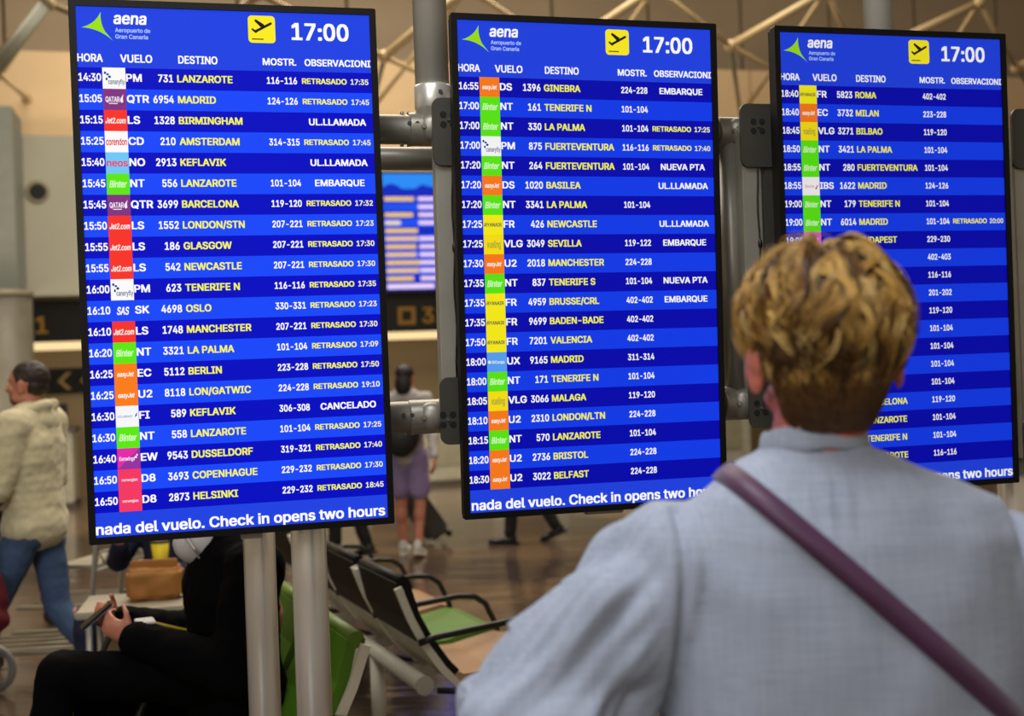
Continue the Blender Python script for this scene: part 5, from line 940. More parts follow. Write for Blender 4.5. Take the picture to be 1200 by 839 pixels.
bp = nt.nodes.new('ShaderNodeBump'); bp.inputs['Strength'].default_value = .10; bp.inputs['Distance'].default_value = .002; nt.links.new(ad.outputs[0], bp.inputs['Height']); nt.links.new(bp.outputs[0], bs.inputs['Normal'])
b = nb()
SEC = [(516, 899, 1010, .058, .00), (528, 893, 1020, .066, .0), (540, 868, 1056, .078, .0), (556, 846, 1118, .092, .0), (580, 814, 1170, .108, .0), (620, 788, 1196, .122, .0), (680, 776, 1196, .130, 0), (760, 770, 1202, .132, 0), (850, 772, 1205, .130, 0), (960, 778, 1212, .130, 0), (1100, 775, 1225, .138, 0), (1260, 775, 1235, .140, 0)]
rings = []; NS = 40
for (py, xl, xr, hd_, yo) in SEC:
    L_, R_ = rl(fp_(xl, py)), rl(fp_(xr, py)); c_ = (L_ + R_) / 2; hx = (R_ - L_).length / 2; ring = []
    for i in range(NS):
        a = 2 * math.pi * i / NS; ca, sa = math.cos(a), math.sin(a); e_ = .82
        ring.append(b.verts.new(c_ + (R_ - L_).normalized() * hx * math.copysign(abs(ca) ** e_, ca) + V3((0, hd_ * math.copysign(abs(sa) ** e_, sa) + yo, 0))))
    rings.append(ring)
for i in range(len(rings) - 1):
    for k_ in range(NS): b.faces.new((rings[i][k_], rings[i + 1][k_], rings[i + 1][(k_ + 1) % NS], rings[i][(k_ + 1) % NS]))
b.faces.new(rings[0]); b.faces.new(rings[-1][::-1]); bmesh.ops.recalc_face_normals(b, faces=b.faces)
sl_ = rl(fp_(806, 652)); sr_ = rl(fp_(1168, 655)); eL, eR = rl(ell_), rl(elr)
tube(b, [sl_ + V3((.05, 0, .0)), sl_, sl_.lerp(eL, .35), sl_.lerp(eL, .7), eL, eL + V3((-.01, .03, -.03)), eL.lerp(wl, .5), wl], [.070, .088, .098, .100, .100, .088, .074, .05], 28)
tube(b, [sr_ + V3((-.05, 0, .0)), sr_, sr_.lerp(eR, .35), sr_.lerp(eR, .7), eR, eR + V3((.01, .03, -.03)), eR.lerp(wr_, .5), wr_], [.070, .086, .094, .092, .090, .082, .07, .05], 28)
seamL = rl(fp_(776, 700)).x; seamR = rl(fp_(1196, 700)).x; axL = (eL - sl_).normalized()
def seg_n(x, y, z, sx, sy, sz): return mnoise.noise(V3((x * sx, y * sy, z * sz)))
def sdisp(co, n_):
    x, y, z = co; d_ = 0
    ins = min(x - seamL, seamR - x)
    d_ += .0045 * seg_n(x, y, z, 7, 5, 2.2) + .0022 * seg_n(x + 3, y, z, 16, 8, 7)
    # creases pulling from the strap and the armholes
    u_ = (x * .755 - z * .656); v_ = (x * .656 + z * .755)
    d_ += .0032 * seg_n(u_, y, v_, 5, 4, 20) * max(0, 1 - abs(z - 1.42) / .14)
    # armhole seams
    for sx_ in (seamL, seamR):
        q = abs(x - sx_ - .02 * math.sin((z - 1.2) * 9) * (1 if sx_ < 0 else -1))
        if z < 1.43: d_ -= .0055 * math.exp(-(q / .007) ** 2)
    if ins < 0:   # sleeve: long folds running down the arm
        p = co - sl_; t_ = p.dot(axL); r_ = p - axL * t_; an = math.atan2(r_.y, r_.dot(V3((-axL.z, 0, axL.x)))) 
        d_ += min(1, -ins / .05) * (.009 * mnoise.noise(V3((an * 2.4, t_ * 4.5, 3.3))) + .005 * mnoise.noise(V3((an * 5.5, t_ * 8, 7.7))) + .004 * math.sin(t_ * 40 + an * 2 + 3 * mnoise.noise(V3((an, t_ * 5, 1)))))
    # gathers under the back yoke
    if y < 0: d_ += .0018 * math.sin(x * 260) * max(0, 1 - abs(x - nb_.x) / .05) * max(0, 1 - abs(z - (nb_.z - .02)) / .05)
    return d_ * 2.1
shirt = remesh(b, 'shirt', SHIRT, root, .0058, 7, sdisp)
# collar band, open at the front
b = nb(); cc_ = rl(fp_(955, 522)); P = []
for i in range(41):
    a = math.radians(-250 + 320 * i / 40 - 0); P.append(cc_ + V3((.0655 * math.cos(a), .062 * math.sin(a) + .004, .010 * math.sin(a * 1) * -1 + .004 + .0015 * math.sin(a * 7))))
tube(b, P, .0165, 10, flat=(1.0, .34), ref=(0, 0, 1)); b2 = b
col_ = mesh_obj('collar', b, SHIRT, root, True)
DEN = mat('navy_trousers', (40, 44, 62), .8, bump=.1, bscale=300)
b = nb(); ell(b, (0, 0, .95), (.18, .13, .13))
for sg in (-1, 1): cap_sule(b, (sg * .09, 0, .90), (sg * .10, .03, .50), .105, .08); cap_sule(b, (sg * .10, .03, .50), (sg * .11, 0, .12), .08, .065)
remesh(b, 'trousers', DEN, root, .012, 3)
for sg in (-1, 1): shoe('shoe', (sg * .11, 0, .088), 0, WHITEM, root)

# ---- hair: short dark-blond nape, long wavy blond top made of locks
HM = bpy.data.materials.new('blond_hair'); HM.use_nodes = True
nt = HM.node_tree; bs = nt.nodes['Principled BSDF']; at_ = nt.nodes.new('ShaderNodeAttribute'); at_.attribute_name = 'tint'
nt.links.new(at_.outputs['Color'], bs.inputs['Base Color']); bs.inputs['Roughness'].default_value = .42; bs.inputs['Specular IOR Level'].default_value = .45
H0 = rl(hc); HS = .975
def hp(x, y, z): return H0 + hR @ (V3((x, y, z)) * HS)
def skull(th, ph, ex=0):
    """th from top (0) down, ph around: 0 = back, + = towards the person's right"""
    d_ = V3((math.sin(th) * math.sin(ph), -math.sin(th) * math.cos(ph), math.cos(th)))
    rx, ry, rz = .082 + ex, .099 + ex, .094 + ex
    r_ = 1 / math.sqrt((d_.x / rx) ** 2 + (d_.y / ry) ** 2 + (d_.z / rz) ** 2)
    p = d_ * r_ + V3((0, -.014, .026))
    if th > 1.5708:    # below the widest part the back of the head drops, narrowing slowly into the neck
        q_ = min(1.25, th - 1.5708); k_ = 1 - .20 * q_ ** 1.7
        p = V3((math.sin(ph) * rx * k_, -math.cos(ph) * ry * k_ - .014, .026 - q_ * .105))
    return p
rnd = random.Random(5)
verts, faces, cols = [], [], []
def strand(pts, r0, c0, c1):
    n0 = len(verts); n = len(pts)
    for i, p in enumerate(pts):
        t = (pts[min(i + 1, n - 1)] - pts[max(i - 1, 0)]); t.normalize()
        u = t.cross(V3((.3, .9, .2))); u.normalize(); v = t.cross(u); r_ = r0 * (1 - .75 * (i / (n - 1)) ** 2)
        f_ = i / (n - 1); c = tuple(c0[q] * (1 - f_) + c1[q] * f_ for q in range(3))
        for k_ in range(3):
            a = 2.094 * k_; verts.append(p + u * math.cos(a) * r_ + v * math.sin(a) * r_); cols.append(c)
        if i:
            for k_ in range(3): faces.append((n0 + 3 * (i - 1) + k_, n0 + 3 * (i - 1) + (k_ + 1) % 3, n0 + 3 * i + (k_ + 1) % 3, n0 + 3 * i + k_))
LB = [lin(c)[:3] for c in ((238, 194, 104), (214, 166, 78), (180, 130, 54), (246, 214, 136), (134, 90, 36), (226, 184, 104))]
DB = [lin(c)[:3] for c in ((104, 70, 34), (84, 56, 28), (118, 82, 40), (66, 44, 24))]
def flow(th, ph, L, lift, seed, n=15, amp=.012, hang=.6):
    """a guide curve that leaves the scalp at (th,ph) and runs down and round the head in waves"""
    P = []; tt, pp_ = th, ph; side = rnd.uniform(-1, 1)
    for i in range(n):
        s_ = i / (n - 1)
        ex = .006 + lift * math.sin(math.pi * min(1, s_ * 1.12) ** .8) + .004 * (1 - s_)
        p = skull(tt, pp_, ex)
        P.append((p, s_))
        nx = mnoise.noise(V3((math.sin(pp_) * 1.7 + 5, tt * 2.0, seed * .04)))
        sw = 1.5 * nx + .62 * math.sin(s_ * 5.6 + seed * .16)
        step = L / (n - 1) / .09
        tt += step * math.cos(sw) * .95; pp_ += step * math.sin(sw) / max(.35, math.sin(max(tt, .05)))
    return [p for p, s_ in P]
def lock(th, ph, L, lift, pal, nh, spread, r0=.00062, dark=0):
    seed = rnd.uniform(0, 50); g = flow(th, ph, L, lift, seed); n = len(g)
    base = rnd.choice(pal); tip = rnd.choice(pal); ph0 = rnd.uniform(0, 6)
    for h_ in range(nh):
        a = rnd.uniform(0, 6.28); rr = spread * math.sqrt(rnd.random()); dx = V3((math.cos(a), math.sin(a) * .5, math.sin(a) * .8)) * rr
        k0 = rnd.uniform(.7, 1.2); cut = rnd.uniform(.85, 1.0); m_ = max(5, int(n * cut)); pts = []
        jit = V3((rnd.uniform(-1, 1), rnd.uniform(-1, 1), rnd.uniform(-1, 1))) * .0016
        for i in range(m_):
            s_ = i / (n - 1); q = g[i] + dx * (.45 + .9 * math.sin(math.pi * s_ * .85)) + jit * math.sin(s_ * 6 + a)
            pts.append(H0 + hR @ (q * HS))
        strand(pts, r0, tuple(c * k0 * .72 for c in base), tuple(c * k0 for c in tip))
# under layer, covering the scalp, coloured dark to put shade between the locks
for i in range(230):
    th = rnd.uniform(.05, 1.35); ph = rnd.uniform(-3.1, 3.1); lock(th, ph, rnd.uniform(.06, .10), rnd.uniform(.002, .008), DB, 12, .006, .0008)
# wavy top, long locks from the crown outwards
for i in range(250):
    th = rnd.uniform(.03, .95) if i % 4 else rnd.uniform(.9, 1.35); ph = rnd.uniform(-3.1, 3.1)
    lock(th, ph, rnd.uniform(.11, .18) * (1 if i % 4 else .6), rnd.uniform(.006, .026), LB if rnd.random() < .8 else DB, 18, rnd.uniform(.0035, .007))
# left-hand side waves standing out by the temple
for i in range(45):
    lock(rnd.uniform(.6, 1.25), rnd.uniform(-2.0, -1.1), rnd.uniform(.06, .10), rnd.uniform(.014, .028), LB, 14, .005)
# stray curls on the outline
for i in range(120):
    lock(rnd.uniform(.95, 1.5), rnd.uniform(-1.6, 1.6), rnd.uniform(.045, .095), rnd.uniform(.006, .020), LB, 16, .0055)
for i in range(150):
    th = rnd.uniform(1.15, 1.80); lock(th, rnd.uniform(-1.35, 1.35), rnd.uniform(.035, .075), rnd.uniform(.003, .014), (LB[1:5] + DB) if th < 1.45 else DB + LB[4:5], 14, .005)
for i in range(40):
    lock(rnd.uniform(.1, 1.1), rnd.uniform(-2.6, -.6), rnd.uniform(.05, .09), rnd.uniform(.024, .036), LB, 2, .003, .00045)
# clipped nape
def nape(u_, v_):
    """u_ -1..1 across, v_ 0 top .. 1 hairline"""
    hw = .089 - .031 * v_ ** 1.1; x = u_ * hw; yb = -.1090 + .034 * v_ ** 1.5; z = -.004 - v_ * .100
    y = -.014 + (yb + .014) * math.sqrt(max(0, 1 - (abs(u_) ** 2.3) * .93)); return V3((x, y, z))
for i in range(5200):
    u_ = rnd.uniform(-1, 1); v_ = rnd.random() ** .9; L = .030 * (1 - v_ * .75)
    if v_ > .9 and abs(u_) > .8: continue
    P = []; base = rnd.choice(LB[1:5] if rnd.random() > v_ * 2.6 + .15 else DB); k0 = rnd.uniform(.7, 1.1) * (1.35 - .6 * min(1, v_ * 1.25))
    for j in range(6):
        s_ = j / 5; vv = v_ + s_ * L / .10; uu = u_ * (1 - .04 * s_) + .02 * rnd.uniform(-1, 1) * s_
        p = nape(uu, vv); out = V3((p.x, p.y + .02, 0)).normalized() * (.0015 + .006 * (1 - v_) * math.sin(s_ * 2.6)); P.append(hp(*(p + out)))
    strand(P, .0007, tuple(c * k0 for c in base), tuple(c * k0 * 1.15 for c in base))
me = bpy.data.meshes.new('hair'); me.from_pydata([tuple(v) for v in verts], [], faces); me.materials.append(HM)
ca = me.color_attributes.new('tint', 'FLOAT_COLOR', 'POINT')
buf = []
for c in cols: buf += [c[0], c[1], c[2], 1.0]
ca.data.foreach_set('color', buf)
for p in me.polygons: p.use_smooth = True
ho = bpy.data.objects.new('hair', me); COL.objects.link(ho); ho.parent = root; ho['kind'] = 'stuff'
b = nb()
ell(b, hp(0, -.018, .034), (.080, .098, .090), hR, 28, 20)
cap_sule(b, hp(0, -.034, -.005), hp(0, -.034, -.072), .073, .053, 24)
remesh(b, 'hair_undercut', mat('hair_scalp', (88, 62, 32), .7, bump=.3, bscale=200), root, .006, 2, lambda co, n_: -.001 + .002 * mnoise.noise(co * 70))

# ---- bag strap across the back
dg_ = bpy.context.evaluated_depsgraph_get(); bpy.context.view_layer.update()
bt_ = bmesh.new(); bt_.from_mesh(shirt.data); bt_.transform(Matrix.Translation((cx_, YP, 0))); bvh = BVHTree.FromBMesh(bt_)
A_, B_ = at(862, 557, 1.47), at(1171, 824, 1.45); e1 = (B_ - A_); e1.y = 0; e1.normalize(); ctr = (A_ + B_) / 2; ctr.y = YP; e3 = e1.cross(V3((0, 1, 0))); 
ctr = ctr + e1 * .0
top = []; W2 = .0150
for i in range(150):
    a = 2 * math.pi * i / 150; dr = e1 * math.cos(a) + V3((0, 1, 0)) * math.sin(a); rowp = []
    for wv in (-W2, 0, W2):
        o_ = ctr + dr * .9 + e3 * wv; best = bvh.ray_cast(o_, -dr, .9)
        rowp.append(best[0] + dr * .0035 if best[0] is not None else ctr + dr * .2 + e3 * wv)
    top.append([rowp, dr])
# smooth along the length so the band lies taut
for it in range(6):
    top = [[[(top[i - 1][0][j] + top[i][0][j] * 2 + top[(i + 1) % 150][0][j]) / 4 for j in range(3)], top[i][1]] for i in range(150)]
b = nb(); R2 = []
for rowp, dr in top:
    q = []
    mid = rowp[1] + dr * .001
    for p in (rowp[0], mid, rowp[2]): q.append(b.verts.new(p + dr * .0025))
    for p in (rowp[2], mid, rowp[0]): q.append(b.verts.new(p - dr * .0012))
    R2.append(q)
for i in range(150):
    for k_ in range(6):
        f_ = b.faces.new((R2[i][k_], R2[(i + 1) % 150][k_], R2[(i + 1) % 150][(k_ + 1) % 6], R2[i][(k_ + 1) % 6])); f_.smooth = True
bmesh.ops.recalc_face_normals(b, faces=b.faces)
bt_.free()
STRAP = mat('purple_webbing', (74, 36, 70), .5, var=.05, vscale=3, bump=.15, bscale=500, sheen=.3)
tag(mesh_obj('bag_strap', b, STRAP), 'dark purple bag strap running diagonally across the back of the pale blue shirt', 'strap')
# --- man in a cream hoodie walking left behind a pushchair
def local_pose(J, k=1.0): return {a: tuple(q * k for q in b_) for a, b_ in J.items()}
hood = mat('cream_fleece', (206, 196, 158), .9, bump=.15, bscale=120, sheen=.3); jeans = mat('blue_jeans', (70, 92, 126), .85, bump=.15, bscale=300)
brownh = mat('dark_brown_hair', (42, 30, 22), .6, bump=.4, bscale=200)
J = stand(1.75, arm_l=((-.24, .06, 1.12), (-.20, .36, 1.10)), arm_r=((.24, .02, 1.12), (.20, .34, 1.06)), stride=.30)
pm = at(36, 450, 6.0); pm.z = 0
man, body_, tg_, bt2 = human('person', 'man in a cream hoodie and blue jeans walking left, pushing a pushchair', pm, math.radians(84), J, ('hoodie', hood), ('jeans', jeans), (mat('brown_shoe', (70, 50, 36), .6), WHITEM), hairm=brownh, curl=1.2, sleeve=1.25, slim=1.08, long_top=.05)
b = nb(); nk = Vector(J['neck'])
tube(b, [nk + Vector((.085 * math.cos(a), -.02 + .085 * math.sin(a), .015 - .03 * math.sin(a))) for a in [math.radians(q) for q in range(-80, 261, 20)]], .030, 12)
ell(b, nk + Vector((0, -.085, -.04)), (.095, .045, .07)); remesh(b, 'hood', hood, man, .009, 3, lambda co, n_: .005 * mnoise.noise(co * 22))
b = nb(); ell(b, Vector(J['head']) + Vector((0, .034, -.070)), (.052, .056, .046)); remesh(b, 'beard', mat('stubble', (104, 70, 52), .8), man, .008, 2)
b = nb()
for sx in (-.03, .03): tube(b, [nk + Vector((sx, .075, -.01)), nk + Vector((sx * 1.1, .115, -.10)), nk + Vector((sx * 1.1, .125, -.18))], .004, 6)
mesh_obj('drawstrings', b, hood, man)
# --- pushchair in front of him (mostly outside the picture)
pc_ = pm + Vector((-.62, -.02, 0)); ps = thing('pushchair', 'dark pushchair at the left edge with pale grey wheels and a dark red bag hanging', 'pushchair', pc_, math.radians(90))
def pp_(name, bm, m_, par=None): return mesh_obj(name, bm, m_, par or ps)
PF = mat('pushchair_frame', (60, 60, 62), .4, .6); RUB = mat('wheel_grey', (150, 150, 150), .5)
for sx in (-.28, .28):
    bm = nb(); tube(bm, [(sx, -.42, 1.04), (sx, -.30, .98), (sx, .05, .55), (sx, .35, .14)], .014, 10); pp_('frame_tube', bm, PF)
    bm = nb(); tube(bm, [(sx, .05, .55), (sx, -.25, .13)], .014, 10); pp_('frame_tube', bm, PF)
    for yy, rr in ((-.25, .13), (.35, .11)):
        bm = nb(); tube(bm, [(sx * 1.08, yy + rr * .85 * math.cos(a), .13 + rr * .85 * math.sin(a)) for a in [2 * math.pi * i / 24 for i in range(25)]], rr * .15, 10, cap=False); wh = pp_('wheel', bm, RUB)
        bm = nb(); tube(bm, [(sx * 1.08 - .02, yy, .13), (sx * 1.08 + .02, yy, .13)], rr * .35, 14); pp_('wheel_hub', bm, PF, wh)
        bm = nb()
        for q in range(6): a = q * math.pi / 3; tube(bm, [(sx * 1.08, yy, .13), (sx * 1.08, yy + rr * .8 * math.cos(a), .13 + rr * .8 * math.sin(a))], .006, 6)
        pp_('spokes', bm, RUB, wh)
bm = nb(); tube(bm, [(-.28, -.42, 1.04), (.28, -.42, 1.04)], .019, 12); pp_('handle', bm, BLKTUBE)
b = nb(); box(b, (0, -.02, .78), (.42, .08, .52), Matrix.Rotation(.35, 4, 'X'), .02); box(b, (0, .12, .46), (.42, .42, .08), None, .02); o_ = pp_('seat', b, mat('dark_fabric', (34, 32, 36), .9))
b = nb(); tube(b, [(-.22 + .44 * i / 8, -.22 + .16 * math.sin(math.pi * i / 8), .98 + .14 * math.sin(math.pi * i / 8)) for i in range(9)], .05, 12); pp_('canopy', b, mat('dark_fabric', (34, 32, 36), .9))
cb_ = thing('carrier_bag', 'dark red bag hanging from the pushchair at the left edge', 'bag', pm + Vector((-.16, -.30, .42)), .2)
b = nb(); ell(b, (0, 0, .17), (.13, .07, .19)); ell(b, (0, 0, .08), (.14, .09, .09)); remesh(b, 'bag_body', mat('maroon_cloth', (96, 14, 26), .7), cb_, .01, 3, lambda co, n_: .008 * mnoise.noise(co * 14))
b = nb(); tube(b, [(-.06, 0, .32), (-.05, 0, .46), (0, 0, .52), (.05, 0, .46), (.06, 0, .32)], .008, 8); mesh_obj('bag_handle', b, mat('maroon_cloth', (96, 14, 26), .7), cb_)

# --- traveller in black suit sitting on the green bench, holding a phone
SUIT = mat('black_suit', (5, 5, 6), .9, var=.02, spec=.08)
hipP = at(268, 768, 4.05)
fA = -fB
yaw_s = math.atan2(-fA.x, fA.y)
J = dict(pelvis=(0, -.02, .54), chest=(0, -.08, .74), neck=(0, -.01, .97), head=(0, .07, 1.12),
         sh_l=(-.20, -.05, .92), sh_r=(.20, -.05, .92), el_l=(-.27, .03, .64), el_r=(.27, .04, .64), wr_l=(-.10, .30, .74), wr_r=(.08, .32, .755),
         hip_l=(-.10, 0, .57), hip_r=(.10, 0, .50), kn_l=(-.10, .50, .66), kn_r=(.13, .50, .53), an_l=(-.04, .58, .30), an_r=(.14, .52, .09), toe_l=(-.04, .74, .26), toe_r=(.16, .67, .04))
k_ = 1.08; J = local_pose(J, k_)
hp_ = Vector((hipP.x, hipP.y, 0))
sit, b1_, t1_, t2_ = human('person', 'seated traveller in a black suit at lower left, phone in both hands', hp_, yaw_s, J, ('suit_jacket', SUIT), ('trousers', SUIT), (mat('black_leather', (16, 15, 15), .35), BLKTUBE), hairm=mat('grey_hair', (96, 88, 80), .6),
     headR=Matrix.Rotation(-.45, 3, 'X'), hands={'l': (Vector((.35, .75, .45)), Vector((.7, -.2, .2))), 'r': (Vector((-.35, .8, .45)), Vector((-.7, -.2, .2)))}, curl=1.35, sleeve=1.45, slim=1.25, long_top=.04)
b = nb(); nk = Vector(J['neck'])
SH_ = mat('white_shirt', (206, 202, 196), .8)
for sx in (-1, 1):
    poly_prism(b, [(0, -.01), (.085, .075), (.125, .015), (.045, -.085)], .006, Matrix.Translation(nk + Vector((0, .125, .0))) @ Matrix.Rotation(-.5, 4, 'X') @ Matrix.Rotation(math.pi / 2, 4, 'X') @ Matrix.Scale(sx, 4, (1, 0, 0)))
tube(b, [nk + Vector((.072 * math.cos(a), .006 + .075 * math.sin(a), .03)) for a in [2 * math.pi * i / 20 for i in range(21)]], .034, 8, flat=(1, .4), ref=(0, 0, 1)); mesh_obj('shirt_collar', b, SH_, sit)
b = nb(); ell(b, nk + Vector((0, .095, .02)), (.088, .088, .075)); remesh(b, 'shirt_front', SH_, sit, .009, 2)
b = nb(); la = [nk + Vector((.065, .05, -.01)), nk + Vector((.06, .10, -.10)), nk + Vector((.03, .13, -.28)), Vector(J['pelvis']) + Vector((-.10, .30, .26)), Vector(J['pelvis']) + Vector((-.13, .38, .20))]
tube(b, la, .009, 8, flat=(1, .25)); mesh_obj('lanyard', b, mat('yellow_ribbon', (190, 160, 30), .6), sit)
b = nb(); box(b, Vector(J['pelvis']) + Vector((-.10, .30, .26)), (.085, .06, .008), None, .003); mesh_obj('badge', b, SH_, sit)
# phone in his hands
bpy.context.view_layer.update()
pw = sit.matrix_world @ ((Vector(J['wr_l']) + Vector(J['wr_r'])) / 2 + Vector((0, .085, .055)))
ph_ = thing('phone', 'black phone held up in the seated traveller\'s hands', 'phone', pw, yaw_s)
b = nb(); box(b, (0, 0, 0), (.070, .009, .120), Matrix.Rotation(.9, 4, 'X'), .003); mesh_obj('phone_case', b, BLKTUBE, ph_)
b = nb(); box(b, (0, -.006, 0), (.064, .001, .112), Matrix.Rotation(.9, 4, 'X')); mesh_obj('phone_screen', b, emis('phone_glow', (90, 110, 130), .5), ph_)

# --- passenger in dark navy sitting further back, holding up a yellow cup
NAVY = mat('navy_wool', (22, 30, 58), .85)
pn_ = at(205, 700, 6.0); pn_.z = 0
Jn = dict(pelvis=(0, 0, .50), chest=(0, -.06, .78), neck=(0, -.04, 1.03), head=(0, .02, 1.19), sh_l=(-.19, -.05, .98), sh_r=(.19, -.05, .98), el_l=(-.27, .05, .70), el_r=(.24, .12, .72), wr_l=(-.14, .30, .68), wr_r=(.08, .30, .84),
          hip_l=(-.10, 0, .50), hip_r=(.10, 0, .50), kn_l=(-.12, .48, .52), kn_r=(.13, .48, .52), an_l=(-.12, .50, .09), an_r=(.14, .52, .09), toe_l=(-.13, .65, .04), toe_r=(.16, .67, .04))
nav, *_r = human('person', 'far seated passenger in navy behind the man in black, holding a yellow cup', pn_, math.radians(160), Jn, ('jacket', NAVY), ('trousers', NAVY), (BLKPAD, BLKTUBE), hairm=brownh, hands={'r': (Vector((-.2, .6, .7)), Vector((-.8, .2, 0)))}, curl=1.2, voxel=.011)
bpy.context.view_layer.update()
pcup = at(188, 650, 5.68)
cup = thing('yellow_cup', 'bright yellow cup held up by the passenger in navy', 'cup', pcup, 0)
b = nb(); tube(b, [(0, 0, -.055), (0, 0, -.05), (0, 0, .06)], [.028, .031, .042], 20); mesh_obj('cup_body', b, mat('yellow_plastic', (224, 200, 24), .5), cup)
b = nb(); tube(b, [(0, 0, .058), (0, 0, .066), (0, 0, .070)], [.044, .044, .036], 20); mesh_obj('lid', b, mat('dark_lid', (60, 50, 30), .5), cup)
# --- woman with a black backpack and lilac shorts pulling a suitcase
pw_ = at(474, 440, 10.4); pw_.z = 0
Jw = stand(1.68, arm_l=((-.24, -.08, 1.12), (-.22, .04, .88)), arm_r=((.26, -.08, 1.13), (.30, -.22, .90)), stride=.12)
wom, *_r = human('person', 'far woman seen from behind with white top, black backpack and lilac shorts, pulling a suitcase', pw_, math.radians(-10), Jw, ('top', mat('white_top', (176, 170, 166), .8)), ('shorts', mat('lilac_cotton', (146, 128, 168), .85)), (mat('white_trainer', (200, 198, 190), .6), WHITEM), hairm=mat('near_black_hair', (24, 17, 14), .5), shorts=True, voxel=.011, slim=.92, hair_style='long')
b = nb(); ell(b, (0, -.20, 1.12), (.18, .12, .25)); ell(b, (0, -.27, 1.02), (.13, .07, .13)); bp_ = remesh(b, 'backpack', mat('black_nylon', (20, 20, 22), .6), None, .012, 3); bp_.location = pw_; bp_.rotation_euler = (0, 0, math.radians(-10))
tag(bp_, 'black backpack worn by the far woman in lilac shorts', 'backpack')
sc_ = thing('suitcase', 'small dark grey wheeled suitcase tilted behind the woman in lilac shorts', 'suitcase', floor_at(515, 634), math.radians(15))
Ms = Matrix.Translation((0, 0, .04)) @ Matrix.Rotation(math.radians(-33), 4, 'Y')
SCM = mat('suitcase_grey', (66, 66, 62), .45)
b = nb(); box(b, (0, 0, .29), (.22, .38, .52), Ms, .04); mesh_obj('shell', b, SCM, sc_)
for i in range(5):
    b = nb(); box(b, (-.113, -.14 + .07 * i, .29), (.010, .02, .44), Ms, .003); mesh_obj('rib', b, mat('suitcase_rib', (84, 84, 78), .4), sc_)
for sy in (-.12, .12):
    b = nb(); tube(b, [Ms @ Vector((0, sy, .55)), Ms @ Vector((0, sy, .98))], .008, 8); mesh_obj('handle_tube', b, ALU, sc_)
    b = nb(); tube(b, [Ms @ Vector((.08, sy - .012, .0)), Ms @ Vector((.08, sy + .012, .0))], .032, 16); mesh_obj('wheel', b, BLKTUBE, sc_)
b = nb(); tube(b, [Ms @ Vector((0, -.13, .98)), Ms @ Vector((0, .13, .98))], .013, 10); mesh_obj('grip', b, BLKTUBE, sc_)
# --- two dark-clad travellers whose legs show under the screens
DKT = mat('black_trousers', (20, 19, 20), .8)
for (px, py, yawd, st_, lb, h_) in ((412, 656, 70, .10, 'far traveller in black standing behind the first screen, only legs and boots show', 1.78), (625, 636, 80, .20, 'far traveller in black striding left behind the middle screen, only legs show', 1.74)):
    g_ = floor_at(px, py)
    human('person', lb, g_, math.radians(yawd), stand(h_, stride=st_), ('jacket', mat('charcoal_jacket', (40, 40, 44), .8)), ('trousers', DKT), (mat('black_leather', (16, 15, 15), .35), BLKTUBE), hairm=brownh, voxel=.012)
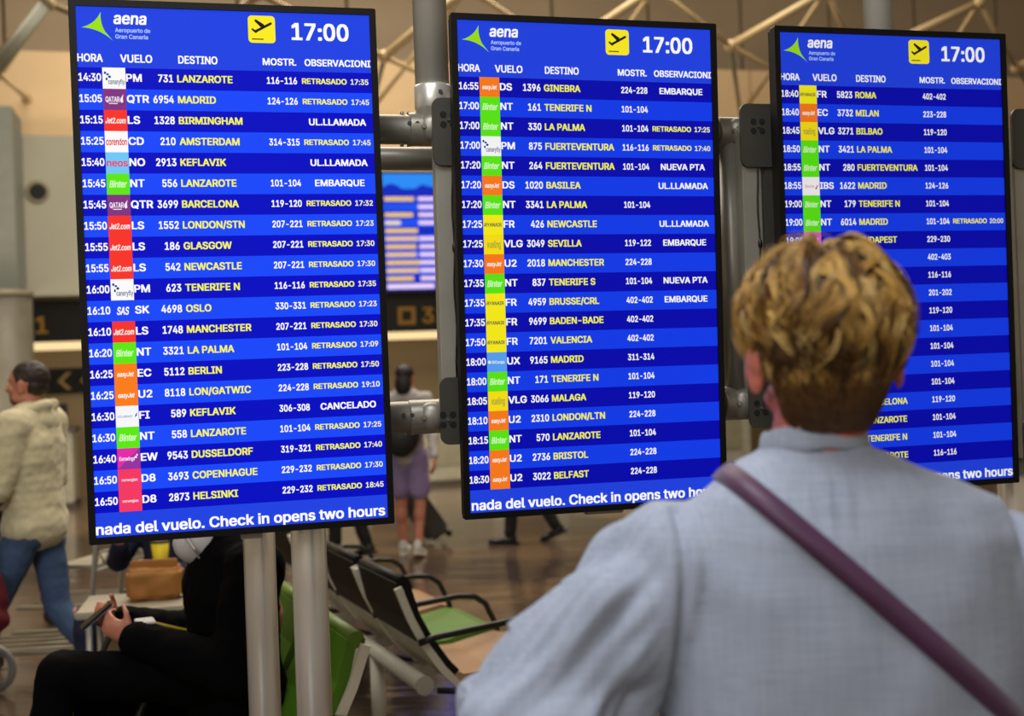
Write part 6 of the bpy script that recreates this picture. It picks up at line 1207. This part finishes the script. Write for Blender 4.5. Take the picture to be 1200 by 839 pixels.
# ------------------------------------------------------------------ luggage trolley and bag behind the seated man
LT_ = mat('trolley_grey', (176, 170, 152), .4, .3)
def trolley(px, py, yaw, lab, ld):
    g_ = floor_at(px, py); t_ = thing('luggage_trolley', lab, 'trolley', g_, math.radians(yaw), None)
    def P(name, bm, m_=LT_): return mesh_obj(name, bm, m_, t_)
    for sx in (-.27, .27):
        bm = nb(); tube(bm, [(sx, -.42, 1.02), (sx, -.40, .95), (sx, -.30, .20), (sx, .50, .16)], .016, 10); P('side_tube', bm)
        bm = nb(); tube(bm, [(sx * 1.02 - .02, -.30, .075), (sx * 1.02 + .02, -.30, .075)], .075, 18); P('wheel', bm, BLKTUBE)
    bm = nb(); tube(bm, [(-.02, .46, .06), (.02, .46, .06)], .06, 16); P('wheel', bm, BLKTUBE)
    bm = nb(); tube(bm, [(-.27, -.42, 1.02), (.27, -.42, 1.02)], .02, 12); P('handle', bm, BLKTUBE)
    for i in range(5):
        bm = nb(); tube(bm, [(-.24 + .12 * i, -.31, .22), (-.24 + .12 * i, .50, .165)], .009, 8); P('deck_bar', bm)
    for zz in (.62, .86):
        bm = nb(); tube(bm, [(-.27, -.37, zz), (.27, -.37, zz)], .011, 8); P('cross_tube', bm)
    bm = nb()
    for i in range(7):
        x = -.27 + .54 * i / 6
        if i < 6: tube(bm, [(x, -.365, .64), (x + .045, -.365, .71)], .006, 6); tube(bm, [(x + .045, -.365, .71), (x + .09, -.365, .64)], .006, 6)
    tube(bm, [(-.27, -.365, .71), (.27, -.365, .71)], .007, 6); P('basket_lattice', bm)
    bm = nb(); box(bm, (0, -.25, .64), (.52, .24, .02), None, .004); P('basket_tray', bm)
    return t_
trolley(78, 790, 78, 'grey luggage trolley standing between the walking man and the seated man', 0)
trolley(128, 735, 70, 'second luggage trolley further back, beside the brown paper bag', 0)
tb = floor_at(180, 752)
tb = at(182, 702, 5.3)
pt_ = thing('side_table', 'low pale table beyond the seated man, a brown paper bag on it', 'table', (tb.x, tb.y, 0), .2)
b = nb(); box(b, (0, 0, tb.z - .015), (.62, .42, .03), None, .006); mesh_obj('table_top', b, mat('pale_table', (160, 150, 130), .5), pt_)
for sx in (-.26, .26):
    for sy in (-.16, .16):
        b = nb(); tube(b, [(sx, sy, 0), (sx, sy, tb.z - .03)], .014, 10); mesh_obj('leg', b, LT_, pt_)
bag = thing('paper_bag', 'crumpled brown paper bag on the low table beyond the seated man', 'bag', (tb.x, tb.y, tb.z), .2)
b = nb(); box(b, (0, 0, .07), (.24, .13, .14), None, .02); remesh(b, 'bag_body', mat('brown_paper', (158, 104, 46), .8, bump=.4, bscale=30), bag, .01, 2, lambda co, n_: .012 * mnoise.noise(co * 18))
b = nb(); box(b, (0, 0, .155), (.20, .03, .04), None, .006); mesh_obj('folded_top', b, mat('brown_paper', (158, 104, 46), .8), bag)
